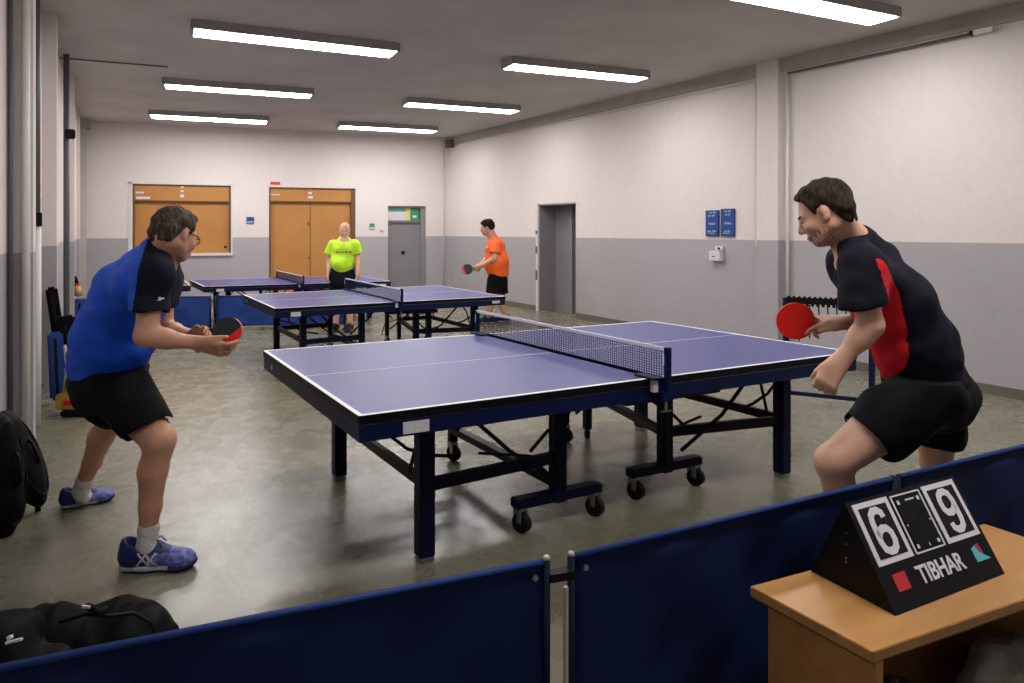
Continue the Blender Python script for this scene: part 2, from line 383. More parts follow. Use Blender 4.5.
# right wall with the recessed doorway door_3
yD0, yD1 = 9.15, 10.22
mb = MB(); mb.box((XR, YN, 0), (XR+.2, yD0, H)); mb.box((XR, yD1, 0), (XR+.2, 14.6, H)); mb.box((XR, yD0, 1.88), (XR+.2, yD1, H))
mb.box((XR+.2, yD0-.2, 0), (XR+.3, yD0, H)); mb.box((XR+.2, yD1, 0), (XR+.3, yD1+.2, H)); mb.box((XR-.07, 5.22, 0), (XR+.05, 5.52, H))
struct(mb.build('wall_right', M['wall']))
struct(MB().box((-1, YN-.1, 0), (7.3, YN, H)).build('wall_near', M['wall']))
# beam along the top of the right wall, and the cornice line under it
struct(MB().box((XR-.035, YN, 3.275), (XR+.05, 13.76, H), 0).build('trim_2', M['beam']))
mb = MB(); mb.box((XR-.012, YN, 0), (XR, yD0-.02, .09)); mb.box((XR-.012, yD1+.02, 0), (XR, 13.75, .09)); mb.box((XR-.082, 5.21, 0), (XR-.07, 5.53, .09))
struct(mb.build('baseboard_right', M['base']))
mb = MB(); bbox(mb, 0.1, sD0, 0, .09, .012, 0); bbox(mb, sD1, sG0, 0, .09, .012, 0); bbox(mb, sG1, BLEN, 0, .09, .012, 0)
struct(mb.build('baseboard_back', M['base']))
mb = MB(); mb.box((-.235, 5.288, 0), (-.223, 5.632, .09)); mb.box((-.36, 5.288, 0), (-.235, 5.30, .09)); mb.bar((lx(-2)+.008, -2, .045), (lx(5.28)+.008, 5.28, .045), .02, .09)
mb.bar((lx(5.7)+.008, 5.7, .045), (lx(7.5)+.008, 7.5, .045), .02, .09)
struct(mb.build('baseboard_left', M['base']))

# window_1: tan roller-shutter board set in the back wall with white frame and sill
mb = MB(); bbox(mb, sW0, sW1, .97, 2.29, -.09, -.13); o = struct(mb.build('window_1', M['brown']))
mb = MB(); zz = back(180, 200)[2]
bbox(mb, sW0, sW1, 1.985, 2.29, -.03, -.09); mb.build('shutter_box', M['brown'], o)
mb = MB(); bbox(mb, sW0, sW1, 1.965, 1.985, -.02, -.09); bbox(mb, sW0, sW0+.03, .97, 2.29, -.01, -.09); bbox(mb, sW1-.04, sW1, .97, 2.29, -.01, -.09); bbox(mb, sW0, sW1, 2.265, 2.29, -.01, -.09)
mb.build('shutter_rail', M['brownd'], o)
mb = MB(); bbox(mb, sW0-.06, sW1+.03, .925, .975, .04, -.1); bbox(mb, sW0-.07, sW0, .93, 2.33, .012, 0); bbox(mb, sW0-.07, sW1+.03, 2.29, 2.33, .012, 0); bbox(mb, sW1, sW1+.03, .93, 2.33, .012, 0)
mb.build('window_frame', M['wall'] if False else M['pipe'], o)
mb = MB()
def decal(mb, u0, v0, u1, v1, d):
    a, b = back(u0, v0), back(u1, v1); sa, sb_ = (a-B0)@bd, (b-B0)@bd; bbox(mb, sa, sb_, b[2], a[2], d, d-.01)
for r in ((135.5, 191.5, 144, 193.5), (136, 196.5, 150, 199), (180.5, 186, 183.5, 188), (180.5, 190.3, 183.5, 192), (180, 194.5, 184, 197.5)): decal(mb, *r, -.022)
mb.build('white_label', M['plate'], o, split=True)
mb = MB(); decal(mb, 224, 246, 226.5, 248, -.08); mb.build('lock', M['rubber'], o)
# door_1: tall tan double door
mb = MB(); bbox(mb, sD0, sD1, 0, 1.99, -.09, -.13); o = struct(mb.build('door_1', M['brown']))
mb = MB(); bbox(mb, sD0, sD1, 2.0, 2.28, -.03, -.1); mb.build('shutter_box', M['brown'], o)
mb = MB(); bbox(mb, sD0, sD1, 1.985, 2.005, -.02, -.1); bbox(mb, sD0, sD0+.03, 0, 2.28, -.01, -.09); bbox(mb, sD1-.09, sD1, 0, 2.28, -.01, -.09); bbox(mb, sD0, sD1, 2.25, 2.28, -.01, -.09)
mb.build('door_frame', M['brownd'], o)
mb = MB(); sm = (sD0+sD1)/2-.05
bbox(mb, sm-.006, sm+.006, 0, 1.98, -.083, -.09); mb.build('meeting_line', M['brownd'], o)
mb = MB()
for r in ((308.5, 188, 312, 189.5), (308.5, 192, 312, 194), (308, 196, 313, 198.5)): decal(mb, *r, -.022)
decal(mb, 271, 194, 280, 195, -.022); mb.build('white_label', M['plate'], o, split=True)
mb = MB(); decal(mb, 308, 222, 309.5, 225.5, -.075); decal(mb, 308.5, 257, 310, 259.5, -.075); mb.build('lock', M['woodd'], o, split=True)
# door_2: grey steel door with a transom panel
mb = MB(); zt = 1.60
bbox(mb, sG0, sG1-.1, 0, zt-.02, -.11, -.15); o = struct(mb.build('door_2', M['greyd']))
mb = MB(); bbox(mb, sG0, sG1, zt-.02, zt+.01, -.06, -.15); bbox(mb, sG1-.11, sG1, 0, 1.93, -.05, -.2); bbox(mb, sG0, sG1, zt+.01, 1.93, -.14, -.18); bbox(mb, sG0, sG1, 1.9, 1.93, -.02, -.2)
mb.build('door_frame', M['greyd'], o)
mb = MB(); p = (back(404, 252)-B0)@bd; mb.disc(bpt(p, .93, -.09), bn, .035, .04, 12); mb.build('door_handle', M['rubber'], o)
# sign in the transom
sg = thing('transom_sign', bpt((sG0+sG1)/2, zt+.01, -.10), 'green and white printed sign filling the transom above the grey door', 'sign')
wG = sG1-.13-sG0
mb = MB(); bbox(mb, sG0+.02, sG0+wG*.60, zt+.02, 1.80, -.1, -.12); mb.build('white_panel', M['plate'], sg)
mb = MB(); bbox(mb, sG0+.02, sG0+wG*.60, 1.80, 1.89, -.1, -.12); mb.build('mint_panel', M['mint'], sg)
mb = MB(); bbox(mb, sG0+wG*.72, sG0+wG, zt+.02, 1.89, -.1, -.12); mb.build('green_panel', M['gsign'], sg)
mb = MB(); bbox(mb, sG0+wG*.6, sG0+wG*.72, zt+.02, 1.89, -.1, -.12); mb.build('yellow_panel', M['ysign'], sg)
mb = MB(); bbox(mb, sG0+wG*.8, sG0+wG*.92, 1.68, 1.73, -.095, -.1); bbox(mb, sG0+wG*.3, sG0+wG*.5, 1.70, 1.72, -.095, -.1); mb.build('printed_line', M['wprint'], sg, split=True)
# door_3: recess in the right wall with a grey door deep inside
o = struct(MB().box((XR+.34, yD0-.15, 0), (XR+.38, yD1+.1, 2.0)).build('door_3', M['greyd']))
mb = MB(); mb.box((XR, yD1-.02, 0), (XR+.34, yD1+.0, 1.88)); mb.box((XR, yD0, 1.86), (XR+.34, yD1, 1.885)); mb.box((XR+.27, 9.62, 0), (XR+.34, 9.66, 1.87)); mb.build('door_frame', M['greyd'], o)
mb = MB(); mb.box((XR-.03, yD1, 0), (XR, yD1+.06, 1.9)); mb.build('jamb', M['pipe'], o)
mb = MB(); mb.box((XR-.045, yD1+.01, .55), (XR-.03, yD1+.05, .72)); mb.box((XR-.045, yD1+.01, 1.02), (XR-.03, yD1+.05, 1.14)); mb.box((XR-.045, yD1+.01, 1.36), (XR-.03, yD1+.05, 1.42)); mb.build('hinge', M['pipeg'], o, split=True)

# pipes and conduits -------------------------------------------------
def conduit(name, path, r, m, label, cat='pipe'):
    o = MB().tube(path, r, 8).build(name, m, None, smooth=True); return tag(o, label, cat)
conduit('cable_conduit', [(XR-.02, 13.6, 3.25), (XR-.02, 5.62, 3.235), (XR-.02, 5.57, 3.2), (XR-.02, 5.57, 1.27), (XR-.02, 5.50, 1.24), (XR-.02, 5.47, 1.24)], .013, M['pipe'], 'white cable conduit running under the beam then down beside the wall pilaster')
conduit('drop_pipe', [(XR-.03, 5.12, 3.22), (XR-.03, 5.12, .12)], .02, M['pipe'], 'thin white vertical pipe just right of the wall pilaster', 'pipe')
conduit('ceiling_cable', [(XR-.05, 5.1, 3.235), (XR-.05, 3.15, 3.235)], .014, M['pipeg'], 'dark cable under the beam right of the wall pilaster', 'cable')
o = thing('cable_joint_box', (XR-.05, 3.1, 3.2), 'small pale joint box on the dark cable near the right edge', 'junction box')
MB().box((XR-.075, 3.0, 3.215), (XR-.02, 3.16, 3.26)).build('box_body', M['pipe'], o, bevel=.004)
MB().box((XR-.078, 3.16, 3.22), (XR-.02, 3.19, 3.255)).build('cable_gland', M['rubber'], o)
conduit('corner_cable', [bpt(BLEN-.12, 3.2, .03), bpt(BLEN-.12, .1, .03)], .012, M['pipe'], 'thin white cable running down the far corner between the walls', 'cable')
o = MB().box((XR-.10, 13.45, 3.2), (XR-.01, 13.72, 3.36)).build('corner_junction_box', M['pipeg']); tag(o, 'small grey junction box high in the far right corner', 'junction box')
conduit('wall_pipe', [(-.350, 5.285, H), (-.350, 5.285, .0)], .011, M['pipeg'], 'thin grey vertical pipe on the left wall, nearest the viewer')
conduit('heating_pipe', [(-.272, 5.27, H), (-.272, 5.27, .0)], .022, M['pipe'], 'thick pale vertical pipe on the left wall with flaking paint')
t = thing('dark_down_pipe', (-.26, 6.2, 0), 'dark vertical pipe in the recess of the left wall, with a clamp halfway', 'pipe')
MB().tube([(-.262, 6.3, H), (-.262, 6.3, 1.55)], .028, 10).build('upper_pipe', M['pipeg'], t, smooth=True)
MB().box((-.30, 6.26, 1.5), (-.225, 6.34, 1.6)).build('clamp', M['rubber'], t)
MB().tube([(-.262, 6.3, 1.5), (-.262, 6.3, .02)], .034, 10).build('lower_pipe', M['pipe'], t, smooth=True)
t = thing('far_down_pipe', (-.1, 9.6, 0), 'dark thin pipe further down the left wall with a black valve', 'pipe')
MB().tube([(-.105, 9.3, H), (-.105, 9.3, 0.02)], .03, 8).build('pipe_run', M['pipeg'], t, smooth=True)
MB().box((-.12, 9.22, 2.48), (-.02, 9.34, 2.58)).build('valve', M['rubber'], t, bevel=.01)
p0, p1 = onz(60, 57, H), onz(168, 66, H)
conduit('ceiling_wire', [p0-[0, 0, .012], p1-[0, 0, .012]], .008, M['pipeg'], 'thin dark wire across the ceiling from the left wall', 'wire')

# small wall items ---------------------------------------------------
def sign_panel(y0, y1, z0, z1, label, seed):
    t = thing('blue_wall_sign', (XR, (y0+y1)/2, z0), label, 'sign', None)
    MB().box((XR-.03, y0, z0), (XR-.001, y1, z1)).build('sign_board', M['bsign'], t, bevel=.003)
    r = random.Random(seed); mb = MB()
    for zc, n in ((.88, 2), (.76, 2), (.48, 1), (.44, 1), (.16, 2), (.10, 1)):
        z = z0+(z1-z0)*zc; a = y0+(y1-y0)*r.uniform(.15, .3); b = y1-(y1-y0)*r.uniform(.15, .35)
        if n == 1: mb.box((XR-.033, a, z), (XR-.03, b, z+.012))
        else: mb.box((XR-.033, a, z), (XR-.03, a+(b-a)*.4, z+.022)); mb.box((XR-.033, a+(b-a)*.55, z), (XR-.03, b, z+.018))
    mb.build('sign_print', M['sline'], t, split=True)
sign_panel(6.14, 6.35, 1.37, 1.70, 'left of the two blue printed signs on the right wall', 1)
sign_panel(5.89, 6.10, 1.37, 1.715, 'right of the two blue printed signs on the right wall', 5)
t = thing('intercom_box', (XR, 6.16, 1.05), 'white wall box with a small upper socket under the blue signs', 'wall box')
MB().box((XR-.08, 6.07, 1.06), (XR-.001, 6.25, 1.185)).build('box_body', M['plate'], t, bevel=.006)
MB().box((XR-.04, 6.06, 1.19), (XR-.001, 6.18, 1.245)).build('socket', M['plate'], t, bevel=.004)
MB().box((XR-.046, 6.10, 1.205), (XR-.04, 6.135, 1.23)).box((XR-.085, 6.15, 1.11), (XR-.08, 6.19, 1.12)).build('slot', M['rubber'], t, split=True)
def back_item(name, u0, v0, u1, v1, m, label, cat, m2=None):
    a, b = back(u0, v0), back(u1, v1); s0, s1 = (a-B0)@bd, (b-B0)@bd
    t = thing(name, bpt((s0+s1)/2, b[2], 0), label, cat)
    mb = MB(); bbox(mb, s0, s1, b[2], a[2], .02, .001); mb.build('panel', m, t)
    mb = MB(); z = b[2]+(a[2]-b[2])*.38; bbox(mb, s0+.01, s1-.01, b[2]+.01, z, .024, .02); mb.build('lower_field', m2 or M['sline'], t)
    return t
back_item('notice_card', 246.5, 217, 254, 223.5, M['bsign'], 'small blue notice on the back wall between the board and the tan doors', 'notice')
back_item('exit_notice', 369.5, 223.5, 374.5, 229.5, M['gsign'], 'tiny green safety notice left of the grey back door', 'notice', M['plate'])
back_item('light_switch', 380, 229, 383.5, 231, M['pipe'], 'tiny white switch on the back wall left of the grey door', 'switch', M['pipeg'])
back_item('red_sticker', 270.5, 182, 280, 184.5, M['redc'], 'small orange-red sticker above the left corner of the tan doors', 'sticker', M['orange'])
back_item('orange_box', 338, 294, 346, 299, M['orange'], 'x', 'x') if False else None

# ------------------------------------------------------------------ ceiling lights
def ceiling_light(cx, cy, L, W, ang, label):
    t = thing('ceiling_light', (cx, cy, H-.085), label, 'ceiling light', 'fluorescent ceiling fixtures')
    d = np.array([math.cos(ang), math.sin(ang), 0]); n = np.array([-d[1], d[0], 0]); c = np.array([cx, cy, 0])
    def pr(a, b, z): return [np.array([*(c+d*x+n*y)[:2], z]) for x, y in ((-a, -b), (a, -b), (a, b), (-a, b))]
    MB().prism(pr(L/2, W/2, H-.088), (0, 0, .087)).build('housing', M['lamph'], t)
    MB().prism(pr(L/2-.02, W/2-.015, H-.092), (0, 0, .008)).build('diffuser', M['lamp'], t)
    mb = MB()
    for sgn in (-1, 1):
        q = c+d*sgn*(L/2); mb.prism([np.array([*(q+d*x+n*y)[:2], H-.092]) for x, y in ((-.012, -W/2), (.012, -W/2), (.012, W/2), (-.012, W/2))], (0, 0, .088))
    mb.build('end_cap', M['lamph'], t, split=True)
LBL = {(0, 0): 'long lit ceiling light, largest of the left row, nearest the viewer', (0, 1): 'middle lit ceiling light of the left row', (0, 2): 'farthest lit ceiling light of the left row, over the tan board',
       (1, 0): 'lit ceiling light cut off by the top edge, over the right player', (1, 1): 'second lit ceiling light of the right row, above the middle of the hall', (1, 2): 'third lit ceiling light of the right row', (1, 3): 'farthest lit ceiling light of the right row, near the back wall'}
ceiling_light(1.905, 7.14, 1.98, .32, -.10, LBL[0, 0]); ceiling_light(1.895, 10.09, 1.88, .33, -.16, LBL[0, 1]); ceiling_light(1.95, 13.02, 1.86, .42, -.17, LBL[0, 2])
ceiling_light(5.28, 3.66, 1.75, .31, -.10, LBL[1, 0]); ceiling_light(5.12, 6.75, 1.85, .31, -.14, LBL[1, 1]); ceiling_light(5.11, 9.70, 1.83, .33, -.14, LBL[1, 2]); ceiling_light(5.03, 12.58, 1.85, .38, -.17, LBL[1, 3])
ceiling_light(1.90, 4.0, 1.95, .31, -.10, 'lit ceiling light of the left row, above the nearest table and out of frame')
ceiling_light(1.90, .9, 1.95, .31, -.10, 'lit ceiling light of the left row, right above the viewer and out of frame')
ceiling_light(5.30, .6, 1.75, .31, -.10, 'lit ceiling light of the right row, above the bench and out of frame')

# ------------------------------------------------------------------ table tennis tables
def bil(A, B, Cc, D):
    A, B, Cc, D = [np.array(p[:2], float) for p in (A, B, Cc, D)]
    def f(s, t):
        s = (np.asarray(s)+1)/2; t = (np.asarray(t)+1)/2
        s = s[..., None]; t = t[..., None]
        return B*(1-s)*(1-t)+Cc*s*(1-t)+A*(1-s)*t+D*s*t
    return f
HL, HW = 1.47, .82
def make_table(A, B, Cc, D, ztop, label, cat='table tennis table', halves=(0, 1), surf='top', rolled=(-1, 1), detail=True, netlabel=None, stick=True):
    F_ = bil(A, B, Cc, D); zs = ztop/.76
    def warp(v):
        xy = F_(v[:, 0]/HL, v[:, 1]/HW); return np.column_stack([xy, v[:, 2]*zs])
    c = F_(np.array(0.), np.array(0.)); root = thing('table_tennis_table', (c[0], c[1], 0), label, cat)
    B_ = lambda mb, n, m, par, **k: mb.build(n, m, par, warp=warp, **k)
    g = .022
    for h in halves:
        s = -1 if h == 0 else 1                     # outer end direction
        x0, x1 = sorted((s*g, s*HL))
        tt = B_(MB().box((x0, -HW, .724), (x1, HW, .7585)), 'tabletop', M['blackp'], root)
        B_(MB().box((x0+.002, -HW+.002, .7585), (x1-.002, HW-.002, .760)), 'playing_surface', M[surf], tt)
        mb = MB(); e = .7600; q = .7612; wl = .021
        mb.box((x0+.002, -HW+.001, e), (x1-.001, -HW+wl, q)); mb.box((x0+.002, HW-wl, e), (x1-.001, HW-.001, q))
        xo = s*HL; mb.box((min(xo, xo-s*wl)+(0.001 if s < 0 else 0), -HW+wl, e), (max(xo, xo-s*wl)-(0.001 if s > 0 else 0), HW-wl, q))
        mb.box((x0+.004, -.0025, e), (x1-.02, .0025, q)); B_(mb, 'white_line', M['white'], tt, split=True)
        # apron frame under the top
        mb = MB(); a = .004; b = .035; zt, zb = .722, .655
        mb.box((x0+a, -HW+a, zb), (x1-a, -HW+b, zt)); mb.box((x0+a, HW-b, zb), (x1-a, HW-a, zt))
        mb.box((x0+a, -HW+b, zb), (x0+b, HW-b, zt)); mb.box((x1-b, -HW+b, zb), (x1-a, HW-b, zt)); mb.box(((x0+x1)/2-.02, -HW+b, zb+.01), ((x0+x1)/2+.02, HW-b, zt))
        fr = B_(mb, 'apron', M['navy'], root)
        mb = MB(); mb.box((x0+.003, -HW+.0025, .7215), (x1-.003, -HW+.006, .7245)); mb.box((s*(HL-.006), -HW+.003, .7215), (s*(HL-.0025), HW-.003, .7245)); B_(mb, 'edge_strip', M['chrome'], fr, split=True)
        # outer legs
        yn, yf = -.545, .625; xo = s*1.075 if s < 0 else s*1.19
        for y in (yn, yf):
            lg = B_(MB().box((xo-.036, y-.036, .022), (xo+.036, y+.036, .66)), 'leg', M['navy2'], root, bevel=.005)
            B_(MB().box((xo-.034, y-.034, .0), (xo+.034, y+.034, .022)), 'foot_pad', M['chrome'], lg, bevel=.006)
        xi = s*.335 if s < 0 else s*.43; yi = yn+(.06 if s < 0 else .14)
        B_(MB().box((xi-.034, yi-.032, .11), (xi+.034, yi+.032, .66)), 'leg', M['navy2'], root, bevel=.005)
        B_(MB().box((xi-.25, yi-.035, .118), (xi+.25, yi+.035, .166)), 'wheel_beam', M['navy2'], root, bevel=.006)
        def caster(cx, cy):
            cs = B_(MB().box((cx-.022, cy-.03, .05), (cx-.013, cy+.03, .118)).box((cx+.013, cy-.03, .05), (cx+.022, cy+.03, .118)).box((cx-.022, cy-.03, .108), (cx+.022, cy+.03, .120)), 'caster', M['chrome'], root)
            B_(MB().disc((cx, cy-.014, .047), (1, .35, 0), .047, .034, 20), 'wheel', M['rubber'], cs)
        for dx in (-.215, .215): caster(xi+dx, yi)
        for k, xq in enumerate((xi,) if s < 0 else (.52, .71)):
            B_(MB().box((xq-.026, yf-.026, .115 if k == 0 else .06), (xq+.026, yf+.026, .66)), 'leg', M['navy2'], root, bevel=.008)
            if k == 0: caster(xq, yf)
            else: B_(MB().box((xq-.018, yf-.018, 0), (xq+.018, yf+.018, .06)), 'rubber_foot', M['rubber'], root, bevel=.008)
        if s > 0: xf = .71
        else: xf = xi
        # stretchers
        mb = MB(); mb.bar((xo, yn, .335), (xi, yi, .335), .03, .055); mb.bar((xo, yf, .335), (xf, yf, .335), .03, .055); B_(mb, 'stretcher', M['navy2'], root, split=True)
        mb = MB(); mb.bar((xo, yn, .345), (xo, yf, .345), .03, .05); mb.bar((xi, yi, .20 if s < 0 else .33), (xf, yf, .20 if s < 0 else .33), .05, .04); B_(mb, 'cross_rail', M['blackp'], root, split=True)
        if detail:
            def curve(P): return [tuple(p) for p in P]
            mb = MB()
            for y in (yn+.12, yf-.12):
                mb.tube([(xo+s*.16, y, .65), (xo+s*.12, y, .55), (xo+s*.03, y, .47), (xo-s*.10, y, .42), (xo-s*.22, y, .40)], .009, 6)
                mb.tube([(xo-s*.12, y, .65), (xo-s*.03, y, .53), (xo+s*.02, y, .36)], .009, 6)
                mb.tube([(xi+s*.12, y, .36), (xi+s*.02, y, .45), (xi-s*.10, y, .52), (xi-s*.22, y, .65)], .009, 6)
                mb.tube([(xi+s*.35, y+.1, .36), (xi+s*.05, y+.1, .30), (xi-s*.05, y, .16)], .008, 6)
                mb.tube([(xi+s*.55, y-.1, .65), (xi+s*.30, y-.1, .42), (xi+s*.05, y-.05, .24)], .011, 6)
            B_(mb, 'folding_rod', M['rubber'], root, split=True)
        if stick and not (s > 0 and ztop == .76):
            xs = s*1.235 if s < 0 else s*1.33
            B_(MB().box((xs-.055, -HW-.001, .664 if s < 0 else .680), (xs+.055, -HW+.004, .712)), 'maker_plate', M['plate'], fr)
            if s < 0: B_(MB().disc((-HL+.0, HW-.22, .70), (1, 0, 0), .014, .006, 12), 'end_badge', M['plate'], fr)
    if len(halves) == 2:
        # hinge bars between the halves
        mb = MB(); mb.bar((-.1, -.70, .63), (.62, -.60, .60), .03, .04); mb.bar((-.1, .70, .63), (.3, .70, .60), .03, .04); B_(mb, 'hinge_bar', M['blackp'], root, split=True)
        t = thing('table_net', (c[0], c[1], ztop), netlabel, 'net')
        yo = HW+.10; yv = HW+.045
        for y in (-yv, yo):
            ps = MB().box((-.006, y-.022, .70), (.020, y+.006, .915)); ps.box((-.03, y-.02, .66), (.03, y+.03, .705))
            po = B_(ps, 'net_post', M['navy'], t, bevel=.003)
            k = -1 if y < 0 else 1
            B_(MB().box((-.075, k*(HW-.09), .7625), (-.01, k*(HW+.05), .772)).box((-.03, k*(HW+.005), .655), (.02, k*(HW+(.04 if k < 0 else .09)), .765)), 'clamp', M['navy'], po, bevel=.003)
            B_(MB().box((-.055, k*(HW+.004), .70), (-.03, k*(HW+.03), .755)), 'clamp_pad', M['plate'], po)
            B_(MB().tube([(0, k*(HW+.05), .655), (0, k*(HW+.05), .61)], .006, 8).box((-.03, k*(HW+.045), .605), (.03, k*(HW+.055), .612)), 'clamp_screw', M['chrome'], po)
            B_(MB().box((-.008, y-.006*k-.004, .83), (-.006, y-.006*k+.004, .885)), 'slot', M['plate'], po)
        mb = MB(); n = 105; z0, z1 = .768, .902; r = .0011
        for i in range(n+1):
            y = -yv+.01+(yo+yv-.02)*i/n; mb.box((-r+.002, y-r, z0), (r+.002, y+r, z1))
        for j in range(11):
            z = z0+(z1-z0)*j/11; mb.box((-r+.002, -yv, z-r), (r+.002, yo, z+r))
        B_(mb, 'mesh', M['net'], t)
        B_(MB().box((-.004, -yv+.005, .899), (.007, yo-.005, .914)), 'top_tape', M['tape'], t)
        B_(MB().box((-.002, -yv, .765), (.005, yo, .7705)), 'bottom_cord', M['net'], t)
    return root
make_table((.936, 4.308), (.928, 2.626), (3.885, 2.419), (3.794, 4.056), .76, 'large blue table tennis table nearest the viewer, between the two players in the foreground', netlabel='net stretched across the large foreground table')
q2 = [onz(*p, .70) for p in ((243, 294.7), (274.5, 308.6), (505.6, 296.3), (438, 285.3))]
make_table(*q2, .70, 'blue table tennis table in the middle row, behind the foreground table', netlabel='net on the middle row table, in front of the man in lime')
q3 = [onz(*p, .62) for p in ((189.5, 280), (204, 286.8), (391, 281.2))]; q3.append(q3[2]+(q3[0]-q3[1]))
make_table(*q3, .62, 'farthest blue table tennis table, close to the tan doors', netlabel='small net on the farthest table, in front of the tan doors')
a4 = onz(184.5, 280.2, .62); b4 = onz(191, 285.5, .62)
x4 = b4[0]-1.15; q4 = [np.array([x4-1.2, a4[1]+.1, 0]), np.array([x4-1.2, b4[1]+.1, 0]), b4, a4]
make_table(*q4, .62, 'half table with a slate dark top behind the blue-shirted player', halves=(1,), surf='topd', stick=False)

# ------------------------------------------------------------------ barriers
def barrier(name, p0, p1, zt, zb, label, cloth, group, post_r=.0095, seg=28, amp=.012, seed=1, hem=M['hem'], bottom=True, caps=True):
    p0, p1 = np.array([*p0[:2], 0]), np.array([*p1[:2], 0]); L = np.linalg.norm(p1-p0); d = (p1-p0)/L; n = np.array([-d[1], d[0], 0])
    t = thing(name, (*((p0+p1)/2)[:2], 0), label, 'barrier', group)
    r = np.random.RandomState(seed); nz = 10; vs = []; fs = []
    ph = r.uniform(0, 6, 6)
    for i in range(seg+1):
        u = i/seg
        for j in range(nz+1):
            v = j/nz; sag = amp*math.sin(u*math.pi)*math.sin(v*math.pi)
            wv = sag*(math.sin(u*17+v*5+ph[0])+.7*math.sin(u*31-v*9+ph[1])+.5*math.sin((u-v)*23+ph[2]))
            vs.append(p0+d*L*u+n*(wv)+UP*(zb+(zt-zb)*v))
    m = len(vs); vs2 = vs+[q+n*.004 for q in vs]
    for i in range(seg):
        for j in range(nz):
            a = i*(nz+1)+j; b = a+nz+1; fs.append((a, b, b+1, a+1)); fs.append((a+m, a+1+m, b+1+m, b+m))
    for i in range(seg):
        a = i*(nz+1); b = a+nz+1; fs.append((a, a+m, b+m, b)); fs.append((a+nz, b+nz, b+nz+m, a+nz+m))
    for j in range(nz):
        fs.append((j, j+1, j+1+m, j+m)); a = seg*(nz+1)+j; fs.append((a, a+m, a+1+m, a+1))
    mb = MB(); mb.add(vs2, fs); mb.build('cloth_panel', cloth, t, smooth=True)
    MB().tube([p0+UP*(zt-.007), p1+UP*(zt-.007)], .007, 8).build('top_rail', hem, t, smooth=True)
    if bottom: MB().tube([p0+UP*zb, p1+UP*zb], .008, 8).build('bottom_rail', M['post'] if cloth is M['cloth_b'] else hem, t, smooth=True)
    for q in (p0, p1):
        ps = MB().tube([q+UP*.0, q+UP*(zt+.0)], post_r, 10).build('post', M['postd'] if cloth is M['cloth'] else M['navy'], t, smooth=True)
        if caps and not (caps == 'left' and q is p1): MB().tube([q+UP*(zt-.002), q+UP*(zt+.006)], [post_r*1.1, post_r*.7], 12).build('post_cap', M['post'], ps, smooth=True)
        MB().bar(q-n*.16+UP*.012, q+n*.16+UP*.012, .03, .02).build('foot', M['navy2'], ps)
        if caps and not (caps == 'left' and q is p1):
            e = 1 if q is p0 else -1; c = q+d*e*.035+UP*(zt-.035); MB().disc(c-n*.012, n, .007, .006, 12).build('eyelet', M['chrome'], ps)
    return t
b0, b1 = onz(-150, 694, .7), onz(551, 557.3, .7); b2, b3 = onz(569.5, 554.5, .7), onz(893, 476, .7)
g = 'dark blue court barriers along the foreground'
barrier('court_barrier', b0, b1-nrm(b1-b0)*.012, .7, .04, 'dark blue barrier panel in the left foreground, in front of the black bag', M['cloth'], g, seed=3)
barrier('court_barrier', b2+nrm(b3-b2)*.004, b3, .7, .04, 'dark blue barrier panel in the middle foreground, right of the gap', M['cloth'], g, seed=5, caps='left')
b4_ = onz(1060, 434.8, .7); dd = nrm(b3-b2)
barrier('court_barrier', b3+dd*.026, b3+dd*1.37, .7, .04, 'dark blue barrier panel behind the scoreboard at the right edge', M['cloth'], g, seed=8, post_r=.007, caps=False)
o = MB(); c = (b1+b2)/2; dg = nrm(b2-b1); nn = np.array([-dg[1], dg[0], 0])
o.bar(c-dg*.03+UP*-.045, c+dg*.03+UP*-.045, .03, .02); o = o.build('barrier_clip', M['rubber']); tag(o, 'small black clip joining the two foreground barrier posts', 'clip')
o = MB().tube([c+dg*.002-nn*.03-UP*.66, c+dg*.002-nn*.03-UP*.06], .0065, 8).build('gap_strip', M['post']); tag(o, 'pale vertical rod standing in the gap between the foreground barriers', 'rod')
ZB = 10.0
k0, k1, k2, k3 = [at(u, 226+1050/ZB_, ZB_) for u, ZB_ in ((100, 9.85), (210.5, 10.0), (215.5, 10.05), (345, 10.25))]
barrier('court_barrier', k0, k1, .50, .04, 'bright blue barrier behind the blue-shirted player, under the far table', M['cloth_b'], 'bright blue barriers in front of the far table', post_r=.012, seed=11, caps=False)
barrier('court_barrier', k2, k3, .50, .05, 'bright blue barrier between the far table and the middle row table', M['cloth_b'], 'bright blue barriers in front of the far table', post_r=.012, seed=14, caps=False)
q = at(169.5, 315.5, 9.83); o = MB().disc(q, FW, .06, .01, 14, ry=.045).build('red_patch', M['redc']); tag(o, 'small red patch on the bright blue barrier by the blue-shirted player', 'sticker')

# rack with hanging cords near the right wall, behind the right player
r0 = onz(786, 330, .36) if False else at(786, 300, 5.9); r1 = at(872, 302, 5.6)
t = thing('ball_net_rack', (*((r0+r1)/2)[:2], 0), 'black-topped rack with hanging black cords behind the red racket', 'rack')
zt = r0[2]
MB().bar([*r0[:2], zt], [*r1[:2], zt], .04, .05).build('top_rail', M['rubber'], t)
for q in (r0, r1):
    MB().bar([*q[:2], 0], [*q[:2], zt+.02], .035, .035).build('post', M['navy'], t)
mb = MB(); n = 16
for i in range(n):
    p = r0+(r1-r0)*(i+.5)/n; mb.bar([p[0], p[1]-.0, zt+.035], [p[0]+.02, p[1]-.02, zt-.045], .03, .02)
mb.build('hook', M['rubber'], t, split=True)
mb = MB()
for i in range(9):
    p = r0+(r1-r0)*(i+.7)/9.5; l = random.uniform(.18, .42); mb.tube([[p[0], p[1], zt-.03], [p[0]+.01, p[1], zt-l*.6], [p[0]+random.uniform(-.03, .05), p[1], zt-l]], .006, 6)
mb.build('cord', M['rubber'], t, split=True)
mb = MB()
